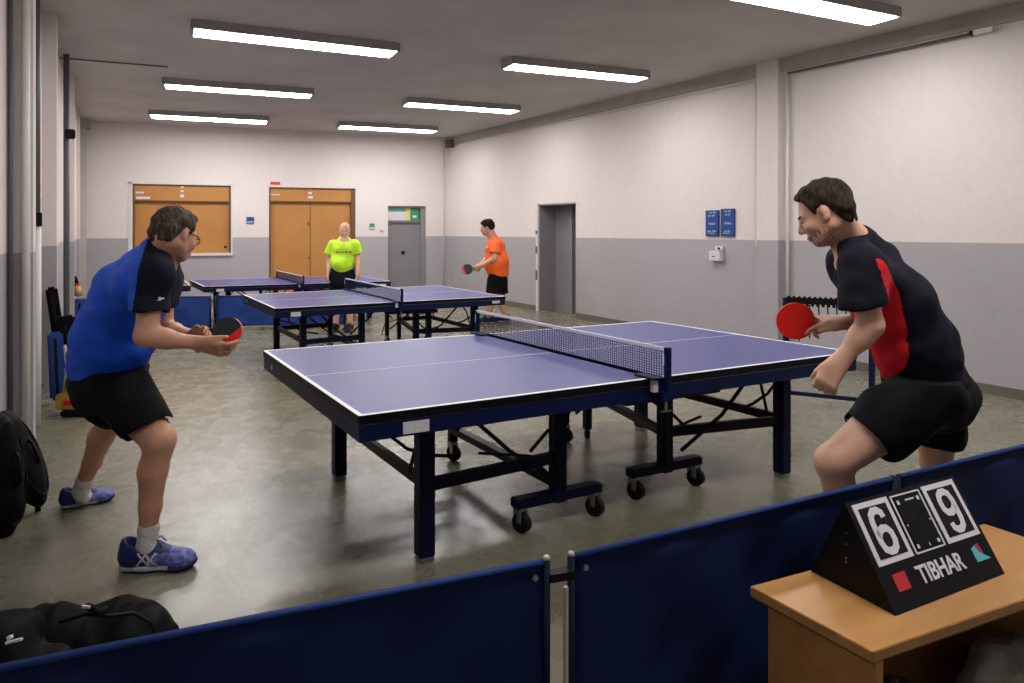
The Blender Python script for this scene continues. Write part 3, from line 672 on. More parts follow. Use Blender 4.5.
mb.bar([*r0[:2], .1], [*r1[:2], .1], .03, .03); mb.build('lower_rail', M['navy'], t)

# ------------------------------------------------------------------ bench and scoreboard
P1, P2, P3 = onz(750, 586, .55), onz(872.5, 652, .55), onz(984.5, 523.6, .55)
ex = nrm(P3-P1); ey = nrm(P2-P1); BW = float(np.linalg.norm(P2-P1)); BLn = float(np.linalg.norm(P3-P1))
t = thing('wooden_bench', (*(P1+ex*BLn/2+ey*BW/2)[:2], 0), 'light beech bench table in the right foreground, carrying the scoreboard', 'table')
def bx(a, b, z0, z1, c, d): return [np.array([*(P1+ex*x+ey*y)[:2], z0]) for x, y in ((a, c), (b, c), (b, d), (a, d))], (0, 0, z1-z0)
MB().prism(*bx(0, BLn, .524, .55, 0, BW)).build('bench_top', M['wood'], t, bevel=.002)
MB().prism(*bx(0.003, BLn-.003, .520, .5238, 0.003, BW-.003)).build('bench_edge', M['woodd'], t)
for a in (.03, BLn-.06):
    MB().prism(*bx(a, a+.025, 0, .52, .03, BW-.015)).build('side_panel', M['wood'], t)
MB().prism(*bx(.055, BLn-.06, .10, .50, .04, .056)).build('back_panel', M['woodd'], t)
MB().prism(*bx(.055, BLn-.06, .10, .12, .056, BW-.03)).build('shelf', M['woodd'], t)

def curve_text(s, size, m, parent, origin, ax, ay, az, sx=1, name='lettering', bold=0.0, depth=.0012, dz=.0):
    cu = bpy.data.curves.new('txt', 'FONT'); cu.body = s; cu.size = size; cu.align_x = 'CENTER'; cu.align_y = 'CENTER'; cu.extrude = depth; cu.offset = bold
    to = bpy.data.objects.new('txt', cu); C.objects.link(to); bpy.context.view_layer.update()
    me = bpy.data.meshes.new_from_object(to.evaluated_get(bpy.context.evaluated_depsgraph_get())); bpy.data.objects.remove(to)
    v = np.array([p.co[:] for p in me.vertices]); v[:, :2] -= (v[:, :2].min(0)+v[:, :2].max(0))/2
    W = origin+np.outer(v[:, 0]*sx, ax)+np.outer(v[:, 1], ay)+np.outer(v[:, 2]+dz, az)
    root = parent
    while root.parent: root = root.parent
    W = W-OFF[root]
    for i, p in enumerate(me.vertices): p.co = W[i]
    me.materials.clear(); return link(name, me, m, parent)
# the tent-shaped flip scoreboard
zb = .5512
sBL, sBR, sKL = onz(895.6, 616, zb), onz(1004.8, 573.5, zb), onz(810, 571.6, zb)
sx_ = nrm(sBR-sBL); wS = float(np.linalg.norm(sBR-sBL)); dS = sKL-sBL; dS = dS-sx_*(sx_@dS)
apex = sBL+dS*.57+UP*(.776-zb)
t = thing('scoreboard', (*(sBL+sx_*wS/2+dS/2)[:2], zb), 'black tent-shaped flip scoreboard showing 6 and 9 on the wooden bench', 'scoreboard')
fy = nrm(apex-sBL); fh = float(np.linalg.norm(apex-sBL)); fz = nrm(np.cross(sx_, fy))
MB().prism([sBL, sBL+fy*fh, sBL+fy*fh-fz*.006, sBL+dS+UP*.0, sBL+dS*.97, sBL+fy*(fh-.012)-fz*.006, sBL-fz*.006+fy*.004], sx_*wS).build('stand', M['board'], t)
MB().prism([sBL+sx_*.002+dS*.02, sBL+sx_*.002+fy*(fh-.006)-fz*.003, sBL+dS*.96+sx_*.002], sx_*.004).build('left_side_panel', M['board'], t)
MB().prism([sBL+sx_*(wS-.006)+dS*.02, sBL+sx_*(wS-.006)+fy*(fh-.006)-fz*.003, sBL+dS*.96+sx_*(wS-.006)], sx_*.004).build('right_side_panel', M['board'], t)
def fp(x, y, z=0): return sBL+sx_*x*wS+fy*y*fh+fz*z
def frect(mb, x0, y0, x1, y1, z0, z1): return mb.prism([fp(x0, y0, z0), fp(x1, y0, z0), fp(x1, y1, z0), fp(x0, y1, z0)], fz*(z1-z0))
DIG = {'6': [(.80, .80), (.78, .92), (.62, 1.0), (.38, 1.0), (.20, .90), (.14, .72), (.14, .25), (.22, .07), (.40, 0), (.62, 0), (.80, .08), (.87, .24), (.85, .42), (.72, .53), (.50, .55), (.30, .50), (.16, .38)]}
DIG['9'] = [(1-x, 1-y) for x, y in DIG['6']]
def stroke(dig, par, cx, cy, w, h, th):
    P = [np.array([cx+(x-.5)*w, cy+(y-.5)*h]) for x, y in DIG[dig]]; L = []; Rr = []
    for i, p in enumerate(P):
        d = P[min(i+1, len(P)-1)]-P[max(i-1, 0)]; d = np.array([d[0]*wS, d[1]*fh]); d /= np.linalg.norm(d); n = np.array([-d[1]/wS, d[0]/fh])*th/2; L.append(p+n); Rr.append(p-n)
    mb = MB(); vs = []; fs = []; m = len(P)
    for z in (.0036, .0046):
        vs += [fp(*p, z) for p in L]+[fp(*p, z) for p in Rr]
    for i in range(m-1):
        a, b, c, d = i, i+1, m+i+1, m+i; fs += [(a, b, c, d), (a+2*m, d+2*m, c+2*m, b+2*m), (a, a+2*m, b+2*m, b), (d, c, c+2*m, d+2*m)]
    fs += [(0, m, 3*m, 2*m), (m-1, 3*m-1, 4*m-1, 2*m-1)]
    mb.add(vs, fs); mb.build('digit', M['wprint'], par)
def card(x0, x1, dig):
    y0, y1 = .40, .965
    mb = frect(MB(), x0, y0, x1, y1, .0, .0025); c = mb.build('digit_card', M['wprint'], t)
    frect(MB(), x0+.032, y0+.05, x1-.032, y1-.05, .0025, .0035).build('card_field', M['board2'], c)
    if dig:
        stroke(dig, c, (x0+x1)/2, (y0+y1)/2, .155, .37, .019)
card(.035, .335, '6'); card(.655, .965, '9')
mb = MB(); 
for r in ((.36, .40, .63, .415), (.36, .94, .63, .955), (.36, .40, .372, .955), (.618, .40, .63, .955)): frect(mb, *r, 0, .002)
fr = mb.build('set_counter_frame', M['wprint'], t)
frect(MB(), .385, .43, .605, .925, 0, .003).build('set_counter_card', M['board'], fr)
mb = MB()
for r in ((.395, .86, .415, .90), (.575, .86, .595, .90), (.47, .88, .55, .895), (.39, .655, .402, .67), (.592, .655, .602, .67), (.39, .445, .41, .48), (.575, .445, .595, .48), (.495, .44, .503, .47)): frect(mb, *r, .003, .0036)
mb.build('counter_mark', M['plate'], fr, split=True)
frect(MB(), .10, .16, .205, .31, 0, .002).build('red_logo', M['redp'], t, bevel=.0)
curve_text('TIBHAR', .058, M['wprint'], t, fp(.50, .235, .0015), sx_, fy, fz, sx=.95, name='lettering', bold=.0011)
mb = MB(); mb.prism([fp(.82, .17, 0), fp(.95, .17, 0), fp(.90, .22, 0), fp(.87, .32, 0), fp(.82, .30, 0)], fz*.002); mb.build('teal_logo', M['teal'], t)
mb = MB(); mb.prism([fp(.86, .32, 0.0022), fp(.89, .33, 0.0022), fp(.90, .25, 0.0022), fp(.875, .25, 0.0022)], fz*.001); mb.build('logo_flash', M['redp'], t)
mb = MB()
for z in (.72, .69, .655, .645): 
    q = sBL+dS*.55+UP*(z-zb-.02)-sx_*.0; mb.disc(q-sx_*.001, sx_, .003, .004, 8)
mb.build('hinge_ring', M['chrome'], t, split=True)

# crumpled wraps stored under the bench
def blob(name, c, r, m, label, cat, seed, vox=.008, amp=.02, freq=40):
    s = Sculpt(vox); rr = np.random.RandomState(seed)
    for i in range(5): s.ell(np.array(c)+rr.uniform(-.4, .4, 3)*np.array(r)*[1, 1, .3], np.array(r)*rr.uniform(.5, .75), None, .03)
    s.disp = folds(seed, amp, freq); zf = c[2]-r[2]*.55; s.post.append(lambda X: zf-X[:, 2])
    o = s.build(name, m, None, smooth=1); return tag(o, label, cat)
def under(u, v, z): return onz(u, v, z)
c1 = P1+ex*.30+ey*(BW*.55); blob('grey_wrap', [c1[0], c1[1], .21], [.16, .10, .13], M['plasticd'], 'dark grey crumpled wrap under the left end of the bench', 'bag', 3)
c1 = P1+ex*.70+ey*(BW*.60); blob('plastic_bag', [c1[0], c1[1], .23], [.15, .09, .14], M['plastic'], 'pale crumpled plastic bag under the bench at the right edge', 'bag', 6)

# ------------------------------------------------------------------ bags and gear
def bag_fg():
    t = thing('black_sports_bag', (*onz(90, 640)[:2], 0), 'large black nylon sports bag lying behind the left foreground barrier', 'bag')
    s = Sculpt(.009); Z = 2.35
    def q(u, v, Z=Z): return at(u, v, Z)
    s.cone(q(42, 640), q(137, 637, 2.45), .095, .10, .05); s.cone(q(30, 652), q(142, 655, 2.4), .12, .11, .05)
    s.ell(q(133, 641, 2.45), [.12, .15, .13], None, .04); s.ell(q(50, 641), [.12, .12, .12], None, .04)
    f = folds(4, .010, 20); g = folds(7, .006, 50); s.disp = lambda X: f(X)+g(X); s.post.append(lambda X: .004-X[:, 2])
    s.build('bag_body', M['bag'], t)
    a = [q(60, 622, 2.24), q(85, 614, 2.24), q(110, 616, 2.26), q(134, 613, 2.3), q(150, 622, 2.32), q(158, 638, 2.32)]
    MB().tube(a, .006, 6).build('zipper', M['rubber'], t, smooth=True)
    MB().tube([q(88, 606, 2.3), q(94, 609, 2.24), q(99, 613, 2.22), (q(106, 609, 2.26))], .011, 6).build('handle', M['bag'], t, smooth=True)
    MB().bar(q(82, 606.5, 2.22), q(90, 607.3, 2.22), .006, .008).build('logo_tab', M['plate'], t)
    t = thing('black_backpack', (*onz(10, 660)[:2], 0), 'smaller black backpack in the lower left corner beside the sports bag', 'bag')
    s = Sculpt(.008); s.cone(at(-20, 660, 1.95), at(50, 662, 2.0), .09, .06, .05); s.ell(at(5, 645, 2.0), [.10, .12, .08], None, .03)
    s.disp = folds(9, .010, 26); s.post.append(lambda X: .004-X[:, 2]); s.build('bag_body', M['bag'], t)
    MB().bar(at(6, 643, 1.86), at(22, 639, 1.86), .008, .006).bar(at(8, 638, 1.87), at(12, 636.5, 1.87), .01, .008).build('reflective_strip', M['plate'], t)
bag_fg()
# two black racket cases by the left wall
def case(c, ax, r, ry, th, label, seed, up=(0, 0, 1)):
    t = thing('round_bag', (c[0], c[1], 0), label, 'bag', None)
    ax = nrm(ax); up = np.array(up, float); u = nrm(up-ax*(ax@up)); l = np.cross(ax, u)
    s = Sculpt(.009); R = np.array([l, u, ax])
    s.ell(c, [r, ry, th], R, .0); s.disp = folds(seed, .007, 24); s.build('bag_body', M['bag'], t)
    P = [c+l*r*.80*math.cos(a)+u*ry*.80*math.sin(a)+ax*(th*.62) for a in np.linspace(0, 2*math.pi, 30)[:-1]]
    MB().tube(P, .007, 6, close=True).build('piping', M['rubber'], t, smooth=True)
    MB().tube([c+u*ry*.3+ax*th*.99-l*r*.1, c+u*ry*.25+ax*th*1.25, c-u*ry*.1+ax*th*1.25, c-u*ry*.2+ax*th*.99], .009, 6).build('carry_handle', M['rubber'], t, smooth=True)
    return t
case(at(1, 474, 3.40), (.75, -.65, .12), .105, .31, .085, 'upright oval black bag against the left wall at the left edge', 2)
case(at(22, 459, 3.62), (.85, -.42, .30), .115, .27, .060, 'leaning oval black bag with a foot peg, right of the upright bag', 5, up=(-.30, 0, 1))
q = onz(38, 511); tag(MB().tube([q+[-.03, 0, .12], q+[0, 0, .02], q], .014, 8).build('foot_peg', M['rubber'], None, smooth=True), 'small black peg foot under the leaning oval bag', 'peg')
# gear by the left wall behind the blue player
def slab(name, u0, v0, u1, v1, Z, w, th, m, label, cat, extra=None, rnd=.02):
    a, b = at(u0, v0, Z), at(u1, v1, Z); t = thing(name, (a[0], a[1], min(a[2], b[2])), label, cat)
    mb = MB(); mb.bar(a, b, w, th, up=(0, 1, 0)); mb.build('body', m, t, bevel=rnd)
    d = nrm(b-a); mb = MB(); mb.bar(a+d*.05-np.array([0, th*.5+.004, 0]), b-d*.05-np.array([0, th*.5+.004, 0]), .02, .006, up=(0, 1, 0)); mb.build(extra or 'zipper', M['rubber'], t)
    return t
slab('folded_bag', 51, 287, 64, 372, 6.2, .09, .10, M['bag'], 'tall black folded bag leaning on the left wall', 'bag')
slab('folded_bag', 64, 316, 74, 374, 5.95, .16, .12, M['bag'], 'wider black folded bag leaning in front of the tall one', 'bag')
slab('folded_barrier', 55, 332, 58, 400, 5.72, .11, .05, M['cloth_b'], 'folded blue barrier panel standing behind the yellow box', 'barrier')
t = thing('yellow_crate', (*onz(76, 416)[:2], 0), 'yellow crate on a black wheeled base behind the blue-shirted player', 'crate')
c = onz(76, 414); r = RT; f = FW
def ob(mb, c, a0, a1, d0, d1, z0, z1): return mb.prism([c+r*x+f*y+UP*z0 for x, y in ((a0, d0), (a1, d0), (a1, d1), (a0, d1))], (0, 0, z1-z0))
ob(MB(), c, -.12, .12, -.08, .12, .05, .17).build('crate_body', M['yellow'], t, bevel=.01)
ob(MB(), c, -.07, .17, -.10, .12, .0, .05).build('wheeled_base', M['rubber'], t, bevel=.012)
ob(MB(), c, -.05, .02, -.083, -.08, .09, .13).build('crate_label', M['redc'], t)
MB().tube([c+r*-.10+UP*.17, c+r*-.07+UP*.36, c+r*-.09+UP*.55], .012, 8).tube([c+r*.0+UP*.17, c+r*-.04+UP*.36, c+r*-.08+UP*.45], .010, 8).build('wire_handle', M['clear'], t, smooth=True)
t = thing('clear_ball_bag', (*onz(70, 400)[:2], .17), 'cloudy plastic ball bag standing on the yellow crate', 'bag')
s = Sculpt(.01); s.cone(c+UP*.20+f*.02, c+r*-.07+UP*.34+f*.02, .07, .035, .02); s.disp = folds(3, .008, 40); s.post.append(lambda X: .172-X[:, 2]); s.build('bag_body', M['clear'], t)
MB().disc(c+r*-.075+UP*.39+f*.02, (0, 0, 1), .045, .05, 12).build('bag_neck', M['skin2'], t, bevel=.008)
# far-left heap at the back
slab('rolled_net_bag', 72, 276, 79, 296, 9.9, .10, .10, M['bag'], 'black roll leaning upright by the far end of the left wall', 'bag')
slab('blue_storage_box', 79.5, 299, 79.5, 330, 9.8, .17, .20, M['cloth_b'], 'blue storage box standing by the far end of the left wall', 'box', 'box_seam', .008)
slab('small_black_crate', 88, 276, 95, 282, 11.0, .20, .20, M['bag'], 'small dark crate on the floor edge behind the blue-shirted player', 'box', 'crate_strap', .02) if False else None
t = thing('red_ball_tube', (*at(80, 290, 9.7)[:2], .6), 'short tan and red tube lying on the blue storage box', 'tube')
MB().tube([at(80, 296, 9.7), at(77, 286, 9.7)], .04, 10).build('tube_body', M['rwood'], t, smooth=True); MB().tube([at(77, 286, 9.7), at(76.5, 284, 9.7)], .043, 10).build('tube_cap', M['redc'], t, smooth=True)

#PEOPLE#
# ------------------------------------------------------------------ people
def frame(f, tilt_up=0.0, roll=0.0):
    """head axes from a forward direction; returns forward, left, up"""
    f = nrm(f); l = nrm(np.cross(UP, f)); u = np.cross(f, l)
    l2 = l*math.cos(roll)+u*math.sin(roll); u2 = u*math.cos(roll)-l*math.sin(roll)
    return f, l2, u2
def hand(s, wr, d, pn, side, curls, sc=1., thumb=(.55, .65, .35), spread=.06, k=.006):
    """palm + four bent fingers + thumb. d: wrist to knuckles, pn: palm normal, side: +1 when the thumb is on the +lateral side"""
    d = nrm(d); pn = nrm(pn-d*(pn@d)); lat = np.cross(d, pn)*side
    for o in (-.026, -.009, .009, .026):
        s.cone(wr+lat*o*.55*sc, wr+(d*.085+lat*o)*sc, .019*sc, .0135*sc, .012)
    s.cone(wr-d*.02*sc, wr+d*.03*sc, .027*sc, .024*sc, .015, flat=pn, f=.75)
    s.cone(wr+(d*.02+lat*.022)*sc, wr+(d*.055+lat*.036+pn*.008)*sc, .018*sc, .015*sc, .014)
    tips = []
    for i, (o, L) in enumerate(((.030, .078), (.0105, .086), (-.0105, .080), (-.030, .062))):
        c = curls[i] if isinstance(curls, (list, tuple)) else curls
        p = wr+(d*.088+lat*o)*sc; a = 0; dd = nrm(d+lat*o*spread/.03)
        for j, (fr, r0, r1) in enumerate(((.45, .0098, .0088), (.30, .0088, .0080), (.25, .0080, .0068))):
            a += c*(.8, 1.1, .8)[j]; q = p+(dd*math.cos(a)+pn*math.sin(a))*L*fr*sc
            s.cone(p, q, r0*sc, r1*sc, k); p = q
        tips.append(p)
    t0 = wr+(d*.040+lat*.034)*sc; tdir = nrm(d*thumb[0]+lat*thumb[1]+pn*thumb[2]); t1 = t0+tdir*.040*sc; t2 = t1+nrm(tdir*.7+d*.5+pn*.25)*.032*sc
    s.cone(t0, t1, .0135*sc, .0115*sc, .01); s.cone(t1, t2, .0112*sc, .0088*sc, k)
    return lat
def head(s, o, ax, sc, neck, nr=.060, jaw=1., belly=0):
    f, l, u = ax; R = np.array([f, l, u]); P = lambda x, y, z: o+(f*x+l*y+u*z)*sc
    s.ell(P(-.016, 0, .030), np.array([.098, .077, .086])*sc, R, .02)
    s.ell(P(.030, 0, -.022), np.array([.062, .063*jaw, .082])*sc, R, .02)
    s.ell(P(.058, 0, -.086), np.array([.030, .030*jaw, .026])*sc, R, .018)
    for y in (-1, 1):
        s.cone(P(-.008, y*.052*jaw, -.055), P(.056, y*.020, -.092), .022*sc, .019*sc, .02)
        s.cone(P(.080, y*.012, .016), P(.068, y*.040, .016), .011*sc, .010*sc, .014)      # brow ridge
        s.ell(P(.060, y*.042, -.030), np.array([.024, .022, .020])*sc, R, .02)                   # cheek
        s.ell(P(-.010, y*.078, -.008), np.array([.016, .0075, .029])*sc, R, .006)       # ear
        s.cone(P(.002, y*.072, -.032), P(-.006, y*.079, -.026), .008*sc, .008*sc, .006)
        s.ell(P(.074, y*.031, -.002), np.array([.014, .015, .012])*sc, R, .006)
        s.sub_ell(P(.098, y*.034, -.002), np.array([.020, .017, .011])*sc, R)
    s.cone(P(.090, 0, .004), P(.108, 0, -.030), .0085*sc, .0125*sc, .010)                    # nose
    for y in (-1, 1): s.ell(P(.098, y*.011, -.035), np.array([.011, .008, .008])*sc, R, .006)
    s.cone(P(.088, -.020, -.062), P(.088, .020, -.062), .0085*sc, .0085*sc, .008)            # lips
    s.cone(P(.086, -.015, -.073), P(.086, .015, -.073), .008*sc, .008*sc, .008)
    s.cone(P(-.030, 0, -.040), neck, nr*sc*.93, nr*sc*1.03, .03)
    s.cone(P(.020, 0, -.070), neck+f*.015*sc, .030*sc, nr*sc*.8, .03)
    return P
def stubble(P, ax, o, sc):
    R_ = np.array(ax)
    def mf(X):
        L = (X-o)@R_.T/sc; x, y, z = L.T; h = np.random.RandomState(3).rand(len(X))
        w = np.clip((-.048-z)/.02, 0, 1)*np.clip((x+.012)/.02, 0, 1)*(x < .12)*(z > -.125)*np.clip((.02+z+.12-x*.0)/.02, 0, 1)
        return ((h < w*.55) & (np.abs(y) < .075)).astype(int)
    return mf
def face_parts(P, ax, sc, parent, hairm, brow=True, simple=False):
    f, l, u = ax; R = np.array([f, l, u])
    for y in (-1, 1):
        s = Sculpt(.003 if not simple else .005); s.ell(P(.0785, y*.032, -.001), np.array([.010, .012, .0075])*sc, R, 0); o = s.build('eye', [M['eyew'], M['eyeb']], parent, matfn=lambda X: (np.linalg.norm((X-P(.092, y*.032, -.001))@R.T*np.array([.3, 1, 1]), axis=1) < .0062*sc).astype(int))
        if brow:
            s = Sculpt(.003 if not simple else .005); s.cone(P(.092, y*.014, .018), P(.078, y*.048, .021), .0045*sc, .0035*sc, 0); s.build('eyebrow', hairm, parent)
    s = Sculpt(.003 if not simple else .005); s.cone(P(.094, -.017, -.0665), P(.094, .017, -.0665), .0045*sc, .0045*sc, 0); s.build('mouth', M['lips'], parent)
def hair(P, ax, sc, parent, m, o, lineX, vox=.0045, th=.010, seed=1, top=.0):
    """lineX: list of (x, z) giving the lower hair line along the head, front to back"""
    f, l, u = ax; R = np.array([f, l, u]); s = Sculpt(vox)
    s.ell(P(-.018, 0, .034), np.array([.100+th, .079+th*.75, .088+th+top])*sc, R, .012)
    s.cone(P(-.062, -.030, -.02), P(-.060, -.028, -.055), (.046)*sc, .032*sc, .02); s.cone(P(-.062, .030, -.02), P(-.060, .028, -.055), .046*sc, .032*sc, .02)
    s.ell(P(.025, 0, .090), np.array([.048, .050, .026+top])*sc, R, .02)
    xs = np.array([p[0] for p in lineX]); zs = np.array([p[1] for p in lineX])
    def cut(X):
        L = (X-o)@R.T/sc; x, y, z = L[:, 0], L[:, 1], L[:, 2]
        n = .003*np.sin(x*260+y*190)*np.sin(y*310-x*80)
        return (np.interp(x, xs, zs)+n-z)*sc*.8
    s.post.append(cut); g = folds(seed, .0035, 90); s.disp = g
    return s.build('hair', m, parent, smooth=1)
def shoe(parent, heel, d, L, mats, heelh=.0, pitch=0., vox=.005, name='shoe'):
    """heel: point on the ground under the heel; d: toe direction"""
    d = nrm(d); l = np.cross(UP, d); k = L/.30; P = lambda x, y, z: heel+d*x*k*math.cos(pitch)+l*y*k+UP*((z)*k+x*k*math.sin(pitch))
    s = Sculpt(vox)
    s.cone(P(.045, 0, .045), P(.245, .004, .035), .040*k, .036*k, .03, flat=UP, f=.9)
    s.cone(P(.045, 0, .075), P(.13, 0, .060), .038*k, .040*k, .03)
    s.cone(P(.12, 0, .075), P(.235, .004, .040), .036*k, .030*k, .03)
    s.ell(P(.235, .004, .035), np.array([.055, .047, .034])*k, np.array([d, l, UP]), .02)
    s.cone(P(.055, 0, .088), P(.050, 0, .05), .046*k, .044*k, .02); s.cone(P(.030, 0, .105), P(.028, 0, .06), .026*k, .032*k, .02)
    s.cone(P(.105, 0, .108), P(.13, 0, .085), .022*k, .028*k, .02)      # tongue
    s.sub_cone(P(.066, 0, .15), P(.068, 0, .085), .046*k, .032*k)
    ground = heel[2]
    up_ = s
    def low(X): return (ground+.004)-X[:, 2]
    s.post.append(low)
    hz = lambda X: ((X-heel)@UP-((X-heel)@d)*math.tan(pitch))/k; hx = lambda X: ((X-heel)@d)/k
    def mf(X):
        z, x, y = hz(X), hx(X), (X-heel)@l/k
        i = np.zeros(len(X), int)
        i[(x < .12)] = 1; i[(x < .20) & (z > .075)] = 1; i[z < .030] = 2
        ay = np.abs(y)
        for c0, sl in ((.11, -.9), (.135, -.9), (.10, .8), (.135, .8)):
            i[(np.abs(x-c0-sl*(z-.055)) < .0045) & (z > .034) & (z < .080) & (ay > .022)] = 3
        return i
    o = s.build(name, mats, parent, matfn=mf, smooth=1)
    s = Sculpt(vox); s.cone(P(.040, 0, .018), P(.11, 0, .016), .043*k, .036*k, .02, flat=UP, f=.5); s.cone(P(.11, 0, .016), P(.235, .004, .018), .037*k, .048*k, .02, flat=UP, f=.42)
    s.cone(P(.235, .004, .018), P(.27, .002, .028), .044*k, .026*k, .02, flat=UP, f=.5)
    s.post.append(lambda X: ground+.001-X[:, 2])
    s.build('sole', [M['sole'], M['shoed']], o, smooth=1, matfn=lambda X: ((hz(X) < .010) | (hx(X) > .2)).astype(int))
    mb = MB()
    for i in range(4):
        x = .125+.022*i; z = .105-.017*i
        mb.tube([P(x, -.024, z-.008), P(x+.006, 0, z+.006), P(x, .024, z-.008)], .0035*k, 6)
    mb.tube([P(.125, .0, .112), P(.15, .02, .122), P(.165, .028, .10)], .003*k, 6); mb.tube([P(.125, .0, .112), P(.15, -.02, .124), P(.172, -.03, .098)], .003*k, 6)
    mb.build('lace', M['lace'], o, smooth=True, split=True)
    return o
def racket(name, c, n, hd, r, faces, label, blade=(1.0, 1.02), split=None, hl=.10):
    """c: blade centre, n: face normal (towards viewer), hd: direction from blade to handle"""
    n = nrm(n); hd = nrm(hd-n*(hd@n)); l = np.cross(n, hd); t = thing(name, c, label, 'table tennis racket')
    N = 36; ring = [(r*math.cos(2*math.pi*k/N), r*1.06*math.sin(2*math.pi*k/N)) for k in range(N)]
    W = lambda x, y, z=0: c+l*x+hd*y+n*z
    # blade: oval wood core with neck
    MB().prism([W(x, y, -.003) for x, y in ring], n*.006).build('blade', M['rwood'], t)
    mb = MB(); mb.prism([W(-.028, r*.86, -.003), W(.028, r*.86, -.003), W(.013, r*1.22, -.003), W(-.013, r*1.22, -.003)], n*.006); mb.build('neck', M['rwood'], t)
    fl = [(x, y) for x, y in ring if y < r*.93]
    fl.sort(key=lambda p: math.atan2(-p[0], -p[1]) if True else 0)
    poly = sorted(fl, key=lambda p: math.atan2(p[0], -p[1]))
    a = MB().prism([W(x*.99, y*.99, .003) for x, y in poly], n*.0035).build('front_rubber', M[faces[0]], t)
    MB().prism([W(x*.99, y*.99, -.0065) for x, y in poly], n*.0035).build('back_rubber', M[faces[1]], t)
    if split is not None:
        sx, sy, off = split; q = [(x, y) for x, y in poly if x*sx+y*sy > off]
        q = sorted(q, key=lambda p: math.atan2(p[1]*1., p[0]*1.)-math.atan2(sy, sx) if False else ((math.atan2(p[1], p[0])-math.atan2(sy, sx)+math.pi) % (2*math.pi)))
        MB().prism([W(x*.985, y*.985, .0066) for x, y in q], n*.0006).build('red_half', M['rred'], a)
    MB().box((-.014, -.5, -.011), (.014, .5, .011)) if False else None
    mb = MB(); mb.prism([W(-.013, r*1.0, -.011), W(.013, r*1.0, -.011), W(.0135, r*1.06+hl*.8, -.011), W(.0165, r*1.06+hl, -.011), W(-.0165, r*1.06+hl, -.011), W(-.0135, r*1.06+hl*.8, -.011)], n*.022)
    mb.build('handle', M['rwood'], t, bevel=.004)
    return t
def stick(o, u, v, w, h, m, name, label=None, ang=0., parts=((0, 0, 1, 1),)):
    """small raised print on the surface of o where the line of sight (u, v) first meets it"""
    from mathutils.bvhtree import BVHTree
    root = o
    while root.parent: root = root.parent
    off = OFF[root]; me = o.data; bv = BVHTree.FromPolygons([tuple(p.co) for p in me.vertices], [tuple(p.vertices) for p in me.polygons])
    d = nrm(at(u, v, 1.)-CAM_POS); hit, n, _, _ = bv.ray_cast(Vector(CAM_POS-off), Vector(d))
    if hit is None: print('stick missed', name, u, v); return
    n = np.array(n); n = n if n@d < 0 else -n; c = np.array(hit)+off
    a = nrm(RT-n*(RT@n)); b = np.cross(n, a); b = b if b@UP > 0 else -b; a, b = a*math.cos(ang)+b*math.sin(ang), b*math.cos(ang)-a*math.sin(ang)
    mb = MB()
    for x0, y0, x1, y1 in parts:
        P = [c+a*(x-.5)*w+b*(y-.5)*h-n*.004 for x, y in ((x0, y0), (x1, y0), (x1, y1), (x0, y1))]; mb.prism(P, n*.0065)
    q = mb.build(name, m, o)
    if label: q['label'] = label
def limb(s, pts, rs, k=.03): s.chain(pts, rs, k)

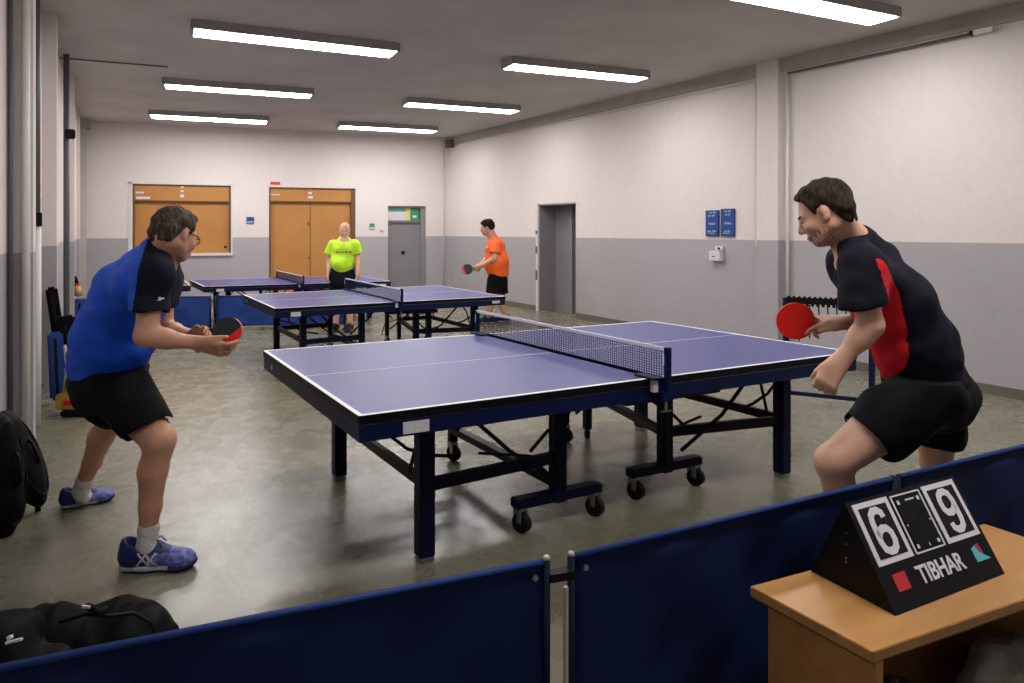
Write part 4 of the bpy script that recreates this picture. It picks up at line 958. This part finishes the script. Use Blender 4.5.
# ---------------------------- player in royal blue (left)
def player_left():
    t = thing('person', (*onz(140, 560)[:2], 0), 'man in blue and black jersey and black shorts crouching with racket on the left', 'person')
    ax = frame(RT*.42+FW*.84-UP*.38, 0, -.05)
    o = at(175.5, 234, 3.12); S = Sculpt(.0062)
    neck = at(157, 262, 3.14)
    P = head(S, o, ax, .97, neck, .060)
    shN, shF = at(154, 275, 2.99), at(160, 273, 3.34)
    elN, wrN = at(146, 336, 2.94), at(199, 343.5, 3.00)
    elF, wrF = at(164, 330, 3.42), at(193, 337, 3.20)
    hipN, hipF = at(118, 388, 3.17), at(108, 388, 3.40)
    knN, anN = at(158, 440, 3.02), at(147, 541, 3.05)
    knF, anF = at(117, 412, 3.56), at(81, 488, 3.72)
    pel, chest, belly = at(112, 380, 3.28), at(138, 290, 3.19), at(122, 335, 3.24)
    S.cone(pel, belly, .11, .11, .05, FW, 1.1); S.cone(belly, chest, .11, .125, .05, FW, 1.1); S.cone(chest, neck, .13, .07, .05); S.cone(shN, shF, .06, .06, .05)
    limb(S, [shN, elN], [.057, .043]); limb(S, [elN, elN+(wrN-elN)*.35, wrN], [.043, .039, .026])
    limb(S, [shF, elF], [.058, .044]); limb(S, [elF, elF+(wrF-elF)*.35, wrF], [.045, .042, .029])
    limb(S, [hipN, hipN*.5+knN*.5, knN], [.078, .085, .066]); limb(S, [knN+(RT*.012), knN*.7+anN*.3-RT*.008, knN*.35+anN*.65-RT*.002, anN], [.061, .059, .045, .036], .02)
    limb(S, [hipF, knF], [.095, .064]); limb(S, [knF, knF*.68+anF*.32-RT*.022, knF*.35+anF*.65-RT*.006, anF], [.058, .060, .045, .036], .02)
    S.ell(knN+RT*.022+UP*.0, [.045, .045, .055], None, .02)
    S.cone(anN, anN+UP*-.05+RT*.02, .034, .028); S.cone(anF, anF+UP*-.05+RT*.02, .034, .028)
    # near (right) hand below the blade, far hand on the handle
    dN = nrm(at(222, 350, 3.00)-wrN)
    hand(S, wrN, dN, nrm(UP*.50+FW*.80), 1, [.42, .55, .62, .72], 1.05, thumb=(.85, .25, .40))
    dF = nrm(at(212, 330, 3.16)-wrF)
    hand(S, wrF, dF, nrm(-FW*.75-UP*.45), -1, [.55, .75, .8, .85], .95, thumb=(.8, .4, .3))
    S.build('body', [M['skin'], M['stub']], t, smooth=2, matfn=stubble(P, ax, o, .97))
    # hair, face, glasses
    hair(P, ax, .97, t, M['hair'], o, [(-.2, -.062), (-.05, -.062), (-.032, -.018), (-.012, .026), (.012, .018), (.024, -.004), (.036, .018), (.045, .066), (.07, .086), (.2, .10)], seed=3, th=.005)
    face_parts(P, ax, .97, t, M['hair'])
    g = MB()
    for y in (-1, 1):
        g.tube([P(.004, y*.079, .008), P(.060, y*.074, .006), P(.088, y*.060, .004)], .0022, 6)
    g.build('glasses_arm', M['rubber'], t, split=True)
    for y in (-1, 1):
        c = P(.094, y*.034, -.006); ring = [c+(ax[1]*.021*math.cos(a)*1+ax[2]*.015*math.sin(a)) for a in np.linspace(0, 2*math.pi, 20)[:-1]]
        MB().tube(ring, .002, 6, close=True).build('glasses_rim', M['rubber'], t)
        MB().disc(c, ax[0], .020, .001, 18, ry=.0145, up=ax[2]).build('glasses_lens', M['glass'], t)
    # shirt
    s = Sculpt(.0065); hemc = at(112, 366, 3.27)
    s.cone(at(107, 366, 3.27), at(114, 335, 3.25), .158, .158, .05, FW, 1.12, None); s.cone(at(114, 335, 3.25), at(133, 292, 3.20), .158, .152, .06, FW, 1.15)
    s.cone(at(134, 292, 3.20), at(150, 268, 3.16), .148, .10, .06, FW, 1.2); s.cone(at(140, 283, 3.04), at(158, 279, 3.34), .105, .100, .06)
    s.cone(at(146, 268, 3.16), at(160, 252, 3.14), .11, .078, .03); s.ell(at(135, 347, 3.25), [.08, .12, .09], None, .05); s.cone(at(151, 250, 3.10), shN, .058, .075, .03); s.cone(at(163, 252, 3.20), shF, .05, .07, .03)
    sleN = elN*.62+shN*.38; s.cone(shN, sleN, .078, .079, .035, cap=True); sleF = elF*.55+shF*.45; s.cone(shF, sleF, .076, .078, .03, cap=True)
    s.sub_cone(sleN-nrm(elN-shN)*.012, elN, .064, .066); s.sub_cone(sleF-nrm(elF-shF)*.02, elF, .068, .072)
    hn = nrm(at(112, 385, 3.27)-at(114, 345, 3.25)); hc = at(112, 375, 3.27); s.post.append(lambda X: (X-hc)@nrm(-UP*.99-RT*.03))
    s.disp = lambda X, f=folds(11, .0065, 17, (1, 1, 1.5)), g=folds(12, .0035, 34, (1, 1, 1.8)): f(X)*.8+g(X)
    nsub = nrm(neck-o); s.sub_cone(at(161, 250, 3.14), at(176, 232, 3.12), .062, .072)
    a, b, c = at(148, 240, 3.10), at(136, 312, 3.0), at(158, 242, 3.5); nn = nrm(np.cross(b-a, c-a)); nn = nn if nn@RT > 0 else -nn
    up_c = at(150, 246, 3.12)
    def mf(X):
        d = (X-a)@nn; k = (d > 0) & (X[:, 2] > at(0, 345, 3.1)[2]) ; belly_ = (X[:, 2] < b[2]-.01) & (np.linalg.norm(X-(elN*.5+shN*.5), axis=1) > .14) & (np.linalg.norm(X-(elF*.5+shF*.5), axis=1) > .14)
        return (k & ~belly_).astype(int)
    j = s.build('jersey', [M['royal'], M['dnavy']], t, matfn=mf, smooth=2)
    stick(j, 160.5, 299, .030, .018, M['wprint'], 'sleeve_mark', None, .3, ((0, .2, .6, .5), (.3, .4, 1, .75), (.2, .7, .5, 1)))
    s = Sculpt(.005); e1 = at(159, 253, 3.14); s.cone(e1, e1+nrm(o-e1)*.040, .080, .069, .0, cap=True); s.sub_cone(e1-nrm(o-e1)*.03, e1+nrm(o-e1)*.09, .069, .062); s.build('collar', M['dnavy'], t, smooth=1)
    MB().bar(at(158.5, 297.5, 2.80), at(163.5, 299.5, 2.82), .012, .006).bar(at(160, 295.5, 2.81), at(161.5, 298, 2.81), .006, .004).build('sleeve_mark', M['wprint'], t) if False else None
    # shorts
    s = Sculpt(.0065)
    s.cone(at(112, 372, 3.28), at(112, 392, 3.29), .150, .152, .05, FW, 1.12); hsN = hipN+(knN-hipN)*.80; hsF = hipF+(knF-hipF)*.80
    s.cone(hipN-RT*.01, hsN, .125, .108, .04, cap=nrm(nrm(knN-hipN)*.8-UP*.55)); s.cone(hipF, hsF, .118, .102, .04, cap=nrm(-UP*.9-RT*.3)); s.ell(at(92, 385, 3.33), [.10, .12, .10], None, .05)
    s.sub_cone(hsN-nrm(knN-hipN)*.02, knN, .094, .098); s.sub_cone(hsF-nrm(knF-hipF)*.02, knF, .088, .09)
    s.disp = lambda X, f=folds(21, .008, 18), g=folds(22, .004, 40): f(X)+g(X); wz = at(112, 366, 3.27)[2]; s.post.append(lambda X: X[:, 2]-wz)
    s.build('shorts', M['black'], t, smooth=2)
    # socks and shoes
    for nm, an, kn in (('n', anN, knN), ('f', anF, knF)):
        s = Sculpt(.005); up = nrm(kn-an); s.cone(an+up*.055, an-UP*.02, .043, .039, .02); s.cone(an-UP*.01, an-UP*.05+RT*.02, .038, .032, .02); s.cone(an+up*.062, an+up*.055, .045, .046, 0)
        s.disp = folds(5, .0015, 120); s.build('sock', M['sock'], t, smooth=1)
    mats = [M['shoe'], M['shoed'], M['sole'], M['wprint']]
    hN, tN = onz(120, 570), onz(199, 567.5); shoe(t, hN, tN-hN, float(np.linalg.norm(tN-hN))*.985, mats)
    hF, tF = onz(60, 509), onz(117, 499); shoe(t, hF, tF-hF, float(np.linalg.norm(tF-hF))*.97, mats)
    racket('table_tennis_racket', at(227, 332.5, 3.05), -FW+UP*.25-RT*.1, nrm(at(207, 342.5, 3.03)-at(227, 332.5, 3.05)), .066, ('rblk', 'rred'), 'racket half black and half red held by the man in blue', split=(1., .05, -.002), hl=.085)
player_left()

# ---------------------------- player in black and red (right)
def player_right():
    t = thing('person', (*onz(900, 600)[:2], 0), 'man in black and red jersey and black shorts lunging at the right', 'person')
    ax = frame(-RT*.78+FW*.46-UP*.44, 0, .03)
    o = at(824.5, 213, 2.68); S = Sculpt(.0062); sc = 1.0
    neck = at(852, 242, 2.72)
    P = head(S, o, ax, sc, neck, .058, jaw=.96)
    shN, shF = at(862, 268, 2.55), at(846, 262, 2.90)
    elN, wrN = at(870, 325, 2.50), at(840, 362, 2.52)
    elF, wrF = at(880, 320, 2.95), at(847, 322, 2.92)
    hipN, hipF = at(925, 392, 2.66), at(935, 392, 2.90)
    knN, anN = at(834, 462, 2.62), at(842, 570, 2.75)
    knF, anF = at(936, 462, 3.05), at(985, 545, 3.20)
    pel, belly, chest = at(930, 380, 2.78), at(905, 335, 2.75), at(880, 285, 2.74)
    S.cone(pel, belly, .10, .10, .05, FW, 1.15); S.cone(belly, chest, .10, .11, .05, FW, 1.2); S.cone(chest, neck, .11, .06, .05); S.cone(shN, shF, .055, .055, .05)
    limb(S, [shN, elN], [.055, .041]); S.ell(elN+RT*.004, [.035, .035, .035], None, .02); limb(S, [elN, elN*.65+wrN*.35, wrN], [.039, .038, .026])
    limb(S, [shF, elF], [.054, .042]); limb(S, [elF, elF*.65+wrF*.35, wrF], [.043, .041, .028])
    limb(S, [hipN+FW*.04, hipN*.5+knN*.5, knN*.9+hipN*.1], [.075, .088, .070]); S.ell(knN-RT*.022+UP*.0, [.052, .052, .060], None, .03)
    limb(S, [knN, knN*.68+anN*.32+RT*.018, anN], [.062, .060, .037], .02)
    limb(S, [hipF, knF], [.095, .064]); limb(S, [knF, knF*.68+anF*.32+RT*.02, anF], [.058, .058, .036], .02)
    S.cone(anN, anN-UP*.05, .036, .04); S.cone(anF, anF-UP*.05, .036, .04)
    dN = nrm(at(824, 386, 2.53)-wrN); hand(S, wrN, dN, nrm(RT*.75+FW*.55+UP*.3), -1, [.75, .85, .9, .95], 1.03, thumb=(.75, .35, .45))
    dF = nrm(at(824, 321, 2.93)-wrF); hand(S, wrF, dF, nrm(-UP*.55+FW*.2-RT*.1), 1, [.35, .9, 1.0, 1.05], 1.12, thumb=(.9, .15, .25))
    S.build('body', [M['skin2'], M['stub']], t, smooth=2, matfn=stubble(P, ax, o, sc))
    hair(P, ax, sc, t, M['hair2'], o, [(-.2, -.09), (-.085, -.088), (-.055, -.062), (-.034, -.012), (-.012, .026), (.012, .018), (.022, -.004), (.034, .018), (.048, .066), (.075, .088), (.2, .10)], seed=8, th=.004, top=.004)
    face_parts(P, ax, sc, t, M['hair2'])
    # jersey
    s = Sculpt(.0065)
    s.cone(at(925, 380, 2.77), at(914, 345, 2.75), .146, .136, .05, FW, 1.15); s.cone(at(914, 345, 2.75), at(890, 300, 2.74), .138, .138, .06, FW, 1.2)
    s.cone(at(890, 300, 2.74), at(872, 270, 2.74), .132, .10, .06, FW, 1.25); s.cone(at(872, 280, 2.62), at(862, 272, 2.86), .098, .095, .06)
    s.cone(at(872, 262, 2.73), at(856, 244, 2.73), .10, .078, .03); s.cone(at(853, 246, 2.68), shN, .058, .074, .03); s.cone(at(850, 244, 2.78), shF, .052, .07, .03)
    sleN = elN*.66+shN*.34; s.cone(shN, sleN+RT*-.016, .076, .082, .035, cap=nrm(RT*.28-UP*.95)); sleF = elF*.45+shF*.55; s.cone(shF, sleF, .074, .078, .03, cap=True)
    s.sub_cone(sleN-nrm(elN-shN)*.012, elN, .060, .062); s.sub_cone(sleF-nrm(elF-shF)*.02, elF, .068, .07)
    hc = at(905, 390, 2.76); s.post.append(lambda X: (X-hc)@nrm(-UP*.97+RT*.23))
    s.disp = lambda X, f=folds(31, .0045, 15, (1, 1, 1.4)), g=folds(32, .0030, 34, (1, 1, 1.8)): f(X)*.8+g(X)
    s.sub_cone(at(854, 242, 2.73), at(836, 222, 2.70), .060, .072)
    lz = [at(0, v, 2.62)[2] for v in (400, 364, 331, 294, 270, 256)]; lx_ = [((u-512)/FOC*2.62) for u in (903, 908, 903, 890, 872, 860)]
    gz = [at(0, v, 2.62)[2] for v in (320, 298, 275, 250)]; gx = [((u-512)/FOC*2.62) for u in (862, 867, 860, 853)]
    def mf(X):
        x = X@RT; z = X[:, 2]; a = X@FW
        r = (x < np.interp(z, lz, lx_)) & (x > np.interp(z, gz, gx)) & (a < 2.78) & (z < at(0, 257, 2.62)[2])
        r |= (x < np.interp(z, lz, lx_)) & (z < at(0, 322, 2.62)[2]) & (a < 2.80) & (np.linalg.norm(X-sleN, axis=1) > .11)
        return r.astype(int)
    j = s.build('jersey', [M['dnavy'], M['redc']], t, matfn=mf, smooth=2)
    e1 = at(857, 243, 2.73); nd = nrm(o-e1+UP*.04); s = Sculpt(.005); s.cone(e1-nd*.005, e1+nd*.034, .079, .069, 0, cap=True); s.sub_cone(e1-nd*.04, e1+nd*.09, .067, .061); s.build('collar', M['dnavy'], t, smooth=1)
    # shorts
    s = Sculpt(.0065); s.cone(at(927, 380, 2.77), at(930, 396, 2.78), .130, .136, .05, FW, 1.18); s.ell(at(941, 388, 2.80), [.105, .13, .11], None, .05)
    hsN = hipN+(knN-hipN)*.66; hsF = hipF+(knF-hipF)*.72
    s.cone(hipN, hsN, .128, .112, .04, cap=nrm(knN-hipN)*.9-UP*.1-RT*.1); s.cone(hipF, hsF, .122, .108, .04, cap=nrm(-UP-RT*.05))
    s.sub_cone(hsN-nrm(knN-hipN)*.02, knN, .100, .104); s.sub_cone(hsF-nrm(knF-hipF)*.02, knF, .092, .095)
    s.disp = lambda X, f=folds(41, .008, 18), g=folds(42, .004, 40): f(X)+g(X); wz = at(930, 372, 2.76)[2]; s.post.append(lambda X: X[:, 2]-wz)
    j = s.build('shorts', M['black'], t, smooth=2); stick(j, 849.5, 420.5, .040, .006, M['wprint'], 'hem_print', None, -.45, ((0, 0, .28, 1), (.33, 0, .6, 1), (.65, 0, 1, 1)))
    for an, kn in ((anN, knN), (anF, knF)):
        s = Sculpt(.006); up = nrm(kn-an); s.cone(an+up*.06, an-UP*.05, .043, .044, .02); s.build('sock', M['sock'], t, smooth=1)
    mats = [M['shoe'], M['shoed'], M['sole'], M['wprint']]
    for an in (anN, anF):
        g = np.array([an[0], an[1], 0]); d = nrm(-RT+FW*.1); shoe(t, g-d*.075, d, .295, mats, vox=.007)
    c = at(795.5, 321, 2.95); racket('table_tennis_racket', c, -FW-RT*.05+UP*.05, nrm(at(822, 322, 2.94)-c), .077, ('rred', 'rblk'), 'bright red racket held by the man in black and red', hl=.09)
player_right()

# ---------------------------- man in orange (far right)
def man_orange():
    Z = 10.8; t = thing('person', (*at(500, 323, Z)[:2], 0), 'man in orange shirt and black shorts holding a racket near the far corner', 'person')
    ax = frame(-RT*.92+FW*.1-UP*.2); o = at(487, 227.5, Z); S = Sculpt(.010); q = lambda u, v, d=0: at(u, v, Z+d)
    P = head(S, o, ax, 1.02, q(493, 238), .062)
    shN, shF = q(497, 244, -.14), q(492, 243, .16); elN, wrN = q(494.5, 258.5, -.2), q(481, 266, -.25); elF, wrF = q(488, 258, .1), q(480, 265, -.05)
    S.cone(q(498, 277), q(497, 262), .14, .15, .05, FW, 1.1); S.cone(q(497, 262), q(495, 247), .15, .13, .05, FW, 1.2); S.cone(q(495, 247), q(493, 238), .12, .06, .05)
    limb(S, [shN, elN, wrN], [.055, .045, .030]); limb(S, [shF, elF, wrF], [.055, .045, .030])
    hand(S, wrN, q(474, 269, -.25)-wrN, RT*.1+UP*.3+FW*.8, 1, .7, 1.05, k=.008); hand(S, wrF, q(474, 269, -.1)-wrF, RT*.1+UP*.3-FW*.8, -1, .6, 1.05, k=.008)
    for a, b, c in ((q(497, 280, -.09), q(490, 299, -.1), q(489, 318, -.05)), (q(500, 280, .1), q(501, 300, .08), q(505.5, 318, .12))):
        limb(S, [a, b, c], [.095, .062, .040]); shoe_at = np.array([c[0], c[1], 0]); d = nrm(-RT); shoe(t, shoe_at-d*.07, d, .29, [M['rubber'], M['rubber'], M['sole'], M['rubber']], vox=.010)
    S.build('body', M['skin'], t)
    hair(P, ax, 1.02, t, M['blackh'], o, [(-.2, -.05), (-.05, -.05), (-.03, -.01), (-.01, .026), (.02, 0), (.04, .03), (.06, .06), (.2, .07)], vox=.008, seed=2)
    face_parts(P, ax, 1.02, t, M['blackh'], simple=True)
    s = Sculpt(.010); s.cone(q(498, 272), q(497, 262), .165, .175, .05, FW, 1.1); s.ell(q(493, 265), [.12, .14, .14], None, .05); s.cone(q(497, 262), q(495.5, 247), .17, .145, .06, FW, 1.2); s.cone(q(495.5, 247), q(493.5, 238.5), .14, .07, .05)
    s.cone(shN, shN*.35+elN*.65, .08, .088, .03, cap=True); s.cone(shF, shF*.35+elF*.65, .08, .088, .03, cap=True); hz = q(0, 276.5)[2]; s.post.append(lambda X: hz-X[:, 2]); s.disp = folds(6, .007, 16)
    s.sub_cone(q(493.5, 239), q(488, 228), .06, .08)
    j = s.build('shirt', M['orange'], t); stick(j, 487.5, 246.5, .07, .04, M['wprint'], 'chest_print', None, 0, ((0, 0, 1, .4), (.2, .5, .7, 1)))
    s = Sculpt(.010); s.cone(q(498, 275), q(498, 280), .150, .16, .05, FW, 1.1); s.cone(q(495, 280, -.09), q(493, 293, -.1), .12, .115, .03, cap=-UP); s.cone(q(500, 280, .1), q(501, 293, .09), .12, .112, .03, cap=-UP); s.disp = folds(7, .006, 16)
    s.build('shorts', M['black'], t)
    MB().bar(q(484.4, 246, -.22), q(485.5, 247.5, -.22), .04, .02).build('chest_mark', M['wprint'], t) if False else None
    c = q(467.3, 269.3, -.2); racket('table_tennis_racket', c, -FW+UP*.15, nrm(q(475, 268, -.2)-c), .080, ('rblk', 'rred'), 'dark racket with red edge held by the man in orange', split=(-.2, -1, .035), hl=.09)
man_orange()

# ---------------------------- man in lime (far centre)
def man_lime():
    Z = 10.0; t = thing('person', (*at(343, 331, Z)[:2], 0), 'bald man in lime yellow polo and dark shorts standing behind the middle row table', 'person')
    ax = frame(-FW*.95+RT*.12-UP*.22); o = at(344.8, 230.2, Z); S = Sculpt(.010); q = lambda u, v, d=0: at(u, v, Z+d)
    P = head(S, o, ax, .93, q(344, 241), .060)
    shL, shR = q(332.5, 244.5), q(355, 244.5); elL, wrL = q(329.5, 258, .03), q(328.5, 271, -.08); elR, wrR = q(357.5, 258, .03), q(357.8, 270, -.08)
    S.cone(q(342.5, 277), q(343, 262), .11, .11, .05, RT, 1.2); S.cone(q(343, 262), q(343.5, 247), .11, .10, .05, RT, 1.3); S.cone(q(343.5, 247), q(344, 241), .11, .06, .05)
    limb(S, [shL, elL, wrL], [.055, .045, .031]); limb(S, [shR, elR, wrR], [.055, .045, .031])
    hand(S, wrL, -UP-FW*.3-RT*.1, RT*.8+FW*.3, -1, .35, 1.05, k=.008); hand(S, wrR, -UP-FW*.3+RT*.1, -RT*.8+FW*.3, 1, .35, 1.05, k=.008)
    for a, b, c in ((q(337.5, 280), q(336.5, 302), q(336, 324)), (q(348, 280), q(349, 302), q(350, 324))):
        limb(S, [a, b, c], [.09, .060, .040]); g = np.array([c[0], c[1], 0]); d = nrm(-FW); shoe(t, g-d*.07, d, .28, [M['rubber'], M['rubber'], M['sole'], M['rubber']], vox=.011)
    S.build('body', M['skin2'], t)
    face_parts(P, ax, .93, t, M['hair2'], simple=True)
    s = Sculpt(.008); s.cone(P(-.085, -.03, -.01), P(-.04, -.072, -.005), .022, .016, .02); s.cone(P(-.085, .03, -.01), P(-.04, .072, -.005), .022, .016, .02); s.cone(P(-.088, -.03, -.02), P(-.088, .03, -.02), .024, .024, .02); s.build('hair', M['hair'], t)
    s = Sculpt(.010); s.cone(q(342.5, 270), q(342.5, 262), .132, .138, .04, RT, 1.2); s.ell(q(342.5, 264, -.07), [.15, .12, .12], None, .04); s.cone(q(342.8, 262), q(343.5, 248), .130, .125, .04, RT, 1.25); s.cone(q(343.5, 248), q(344, 241), .13, .075, .04, RT, 1.2)
    s.cone(shL+RT*.01, shL*.3+elL*.7, .078, .088, .03, cap=True); s.cone(shR-RT*.01, shR*.3+elR*.7, .078, .088, .03, cap=True); hz = q(0, 274.5)[2]; s.post.append(lambda X: hz-X[:, 2]); s.disp = folds(16, .006, 16)
    s.sub_cone(q(344.2, 241, -.05), q(344.8, 232, -.09), .058, .06)
    j = s.build('polo_shirt', M['lime'], t); stick(j, 344.2, 243.5, .022, .07, M['ysign'], 'placket'); stick(j, 344, 252, .22, .022, M['stub'], 'chest_print', None, 0, ((0, 0, .12, 1), (.16, 0, .3, .8), (.36, .1, .5, .7), (.55, 0, .72, 1), (.78, 0, 1, .8)))
    MB().bar(q(344.3, 240.5, -.115), q(344.2, 246, -.20), .035, .012).build('collar_placket', M['ysign'], t) if False else None
    s = Sculpt(.010); s.cone(q(342.5, 273), q(342.7, 280), .145, .155, .05, RT, 1.2); s.cone(q(337.5, 280), q(337, 296), .115, .108, .03, cap=-UP); s.cone(q(348, 280), q(348.5, 296), .115, .108, .03, cap=-UP); s.disp = folds(17, .006, 16)
    s.build('shorts', M['dnavy'], t)
man_lime()
#END#
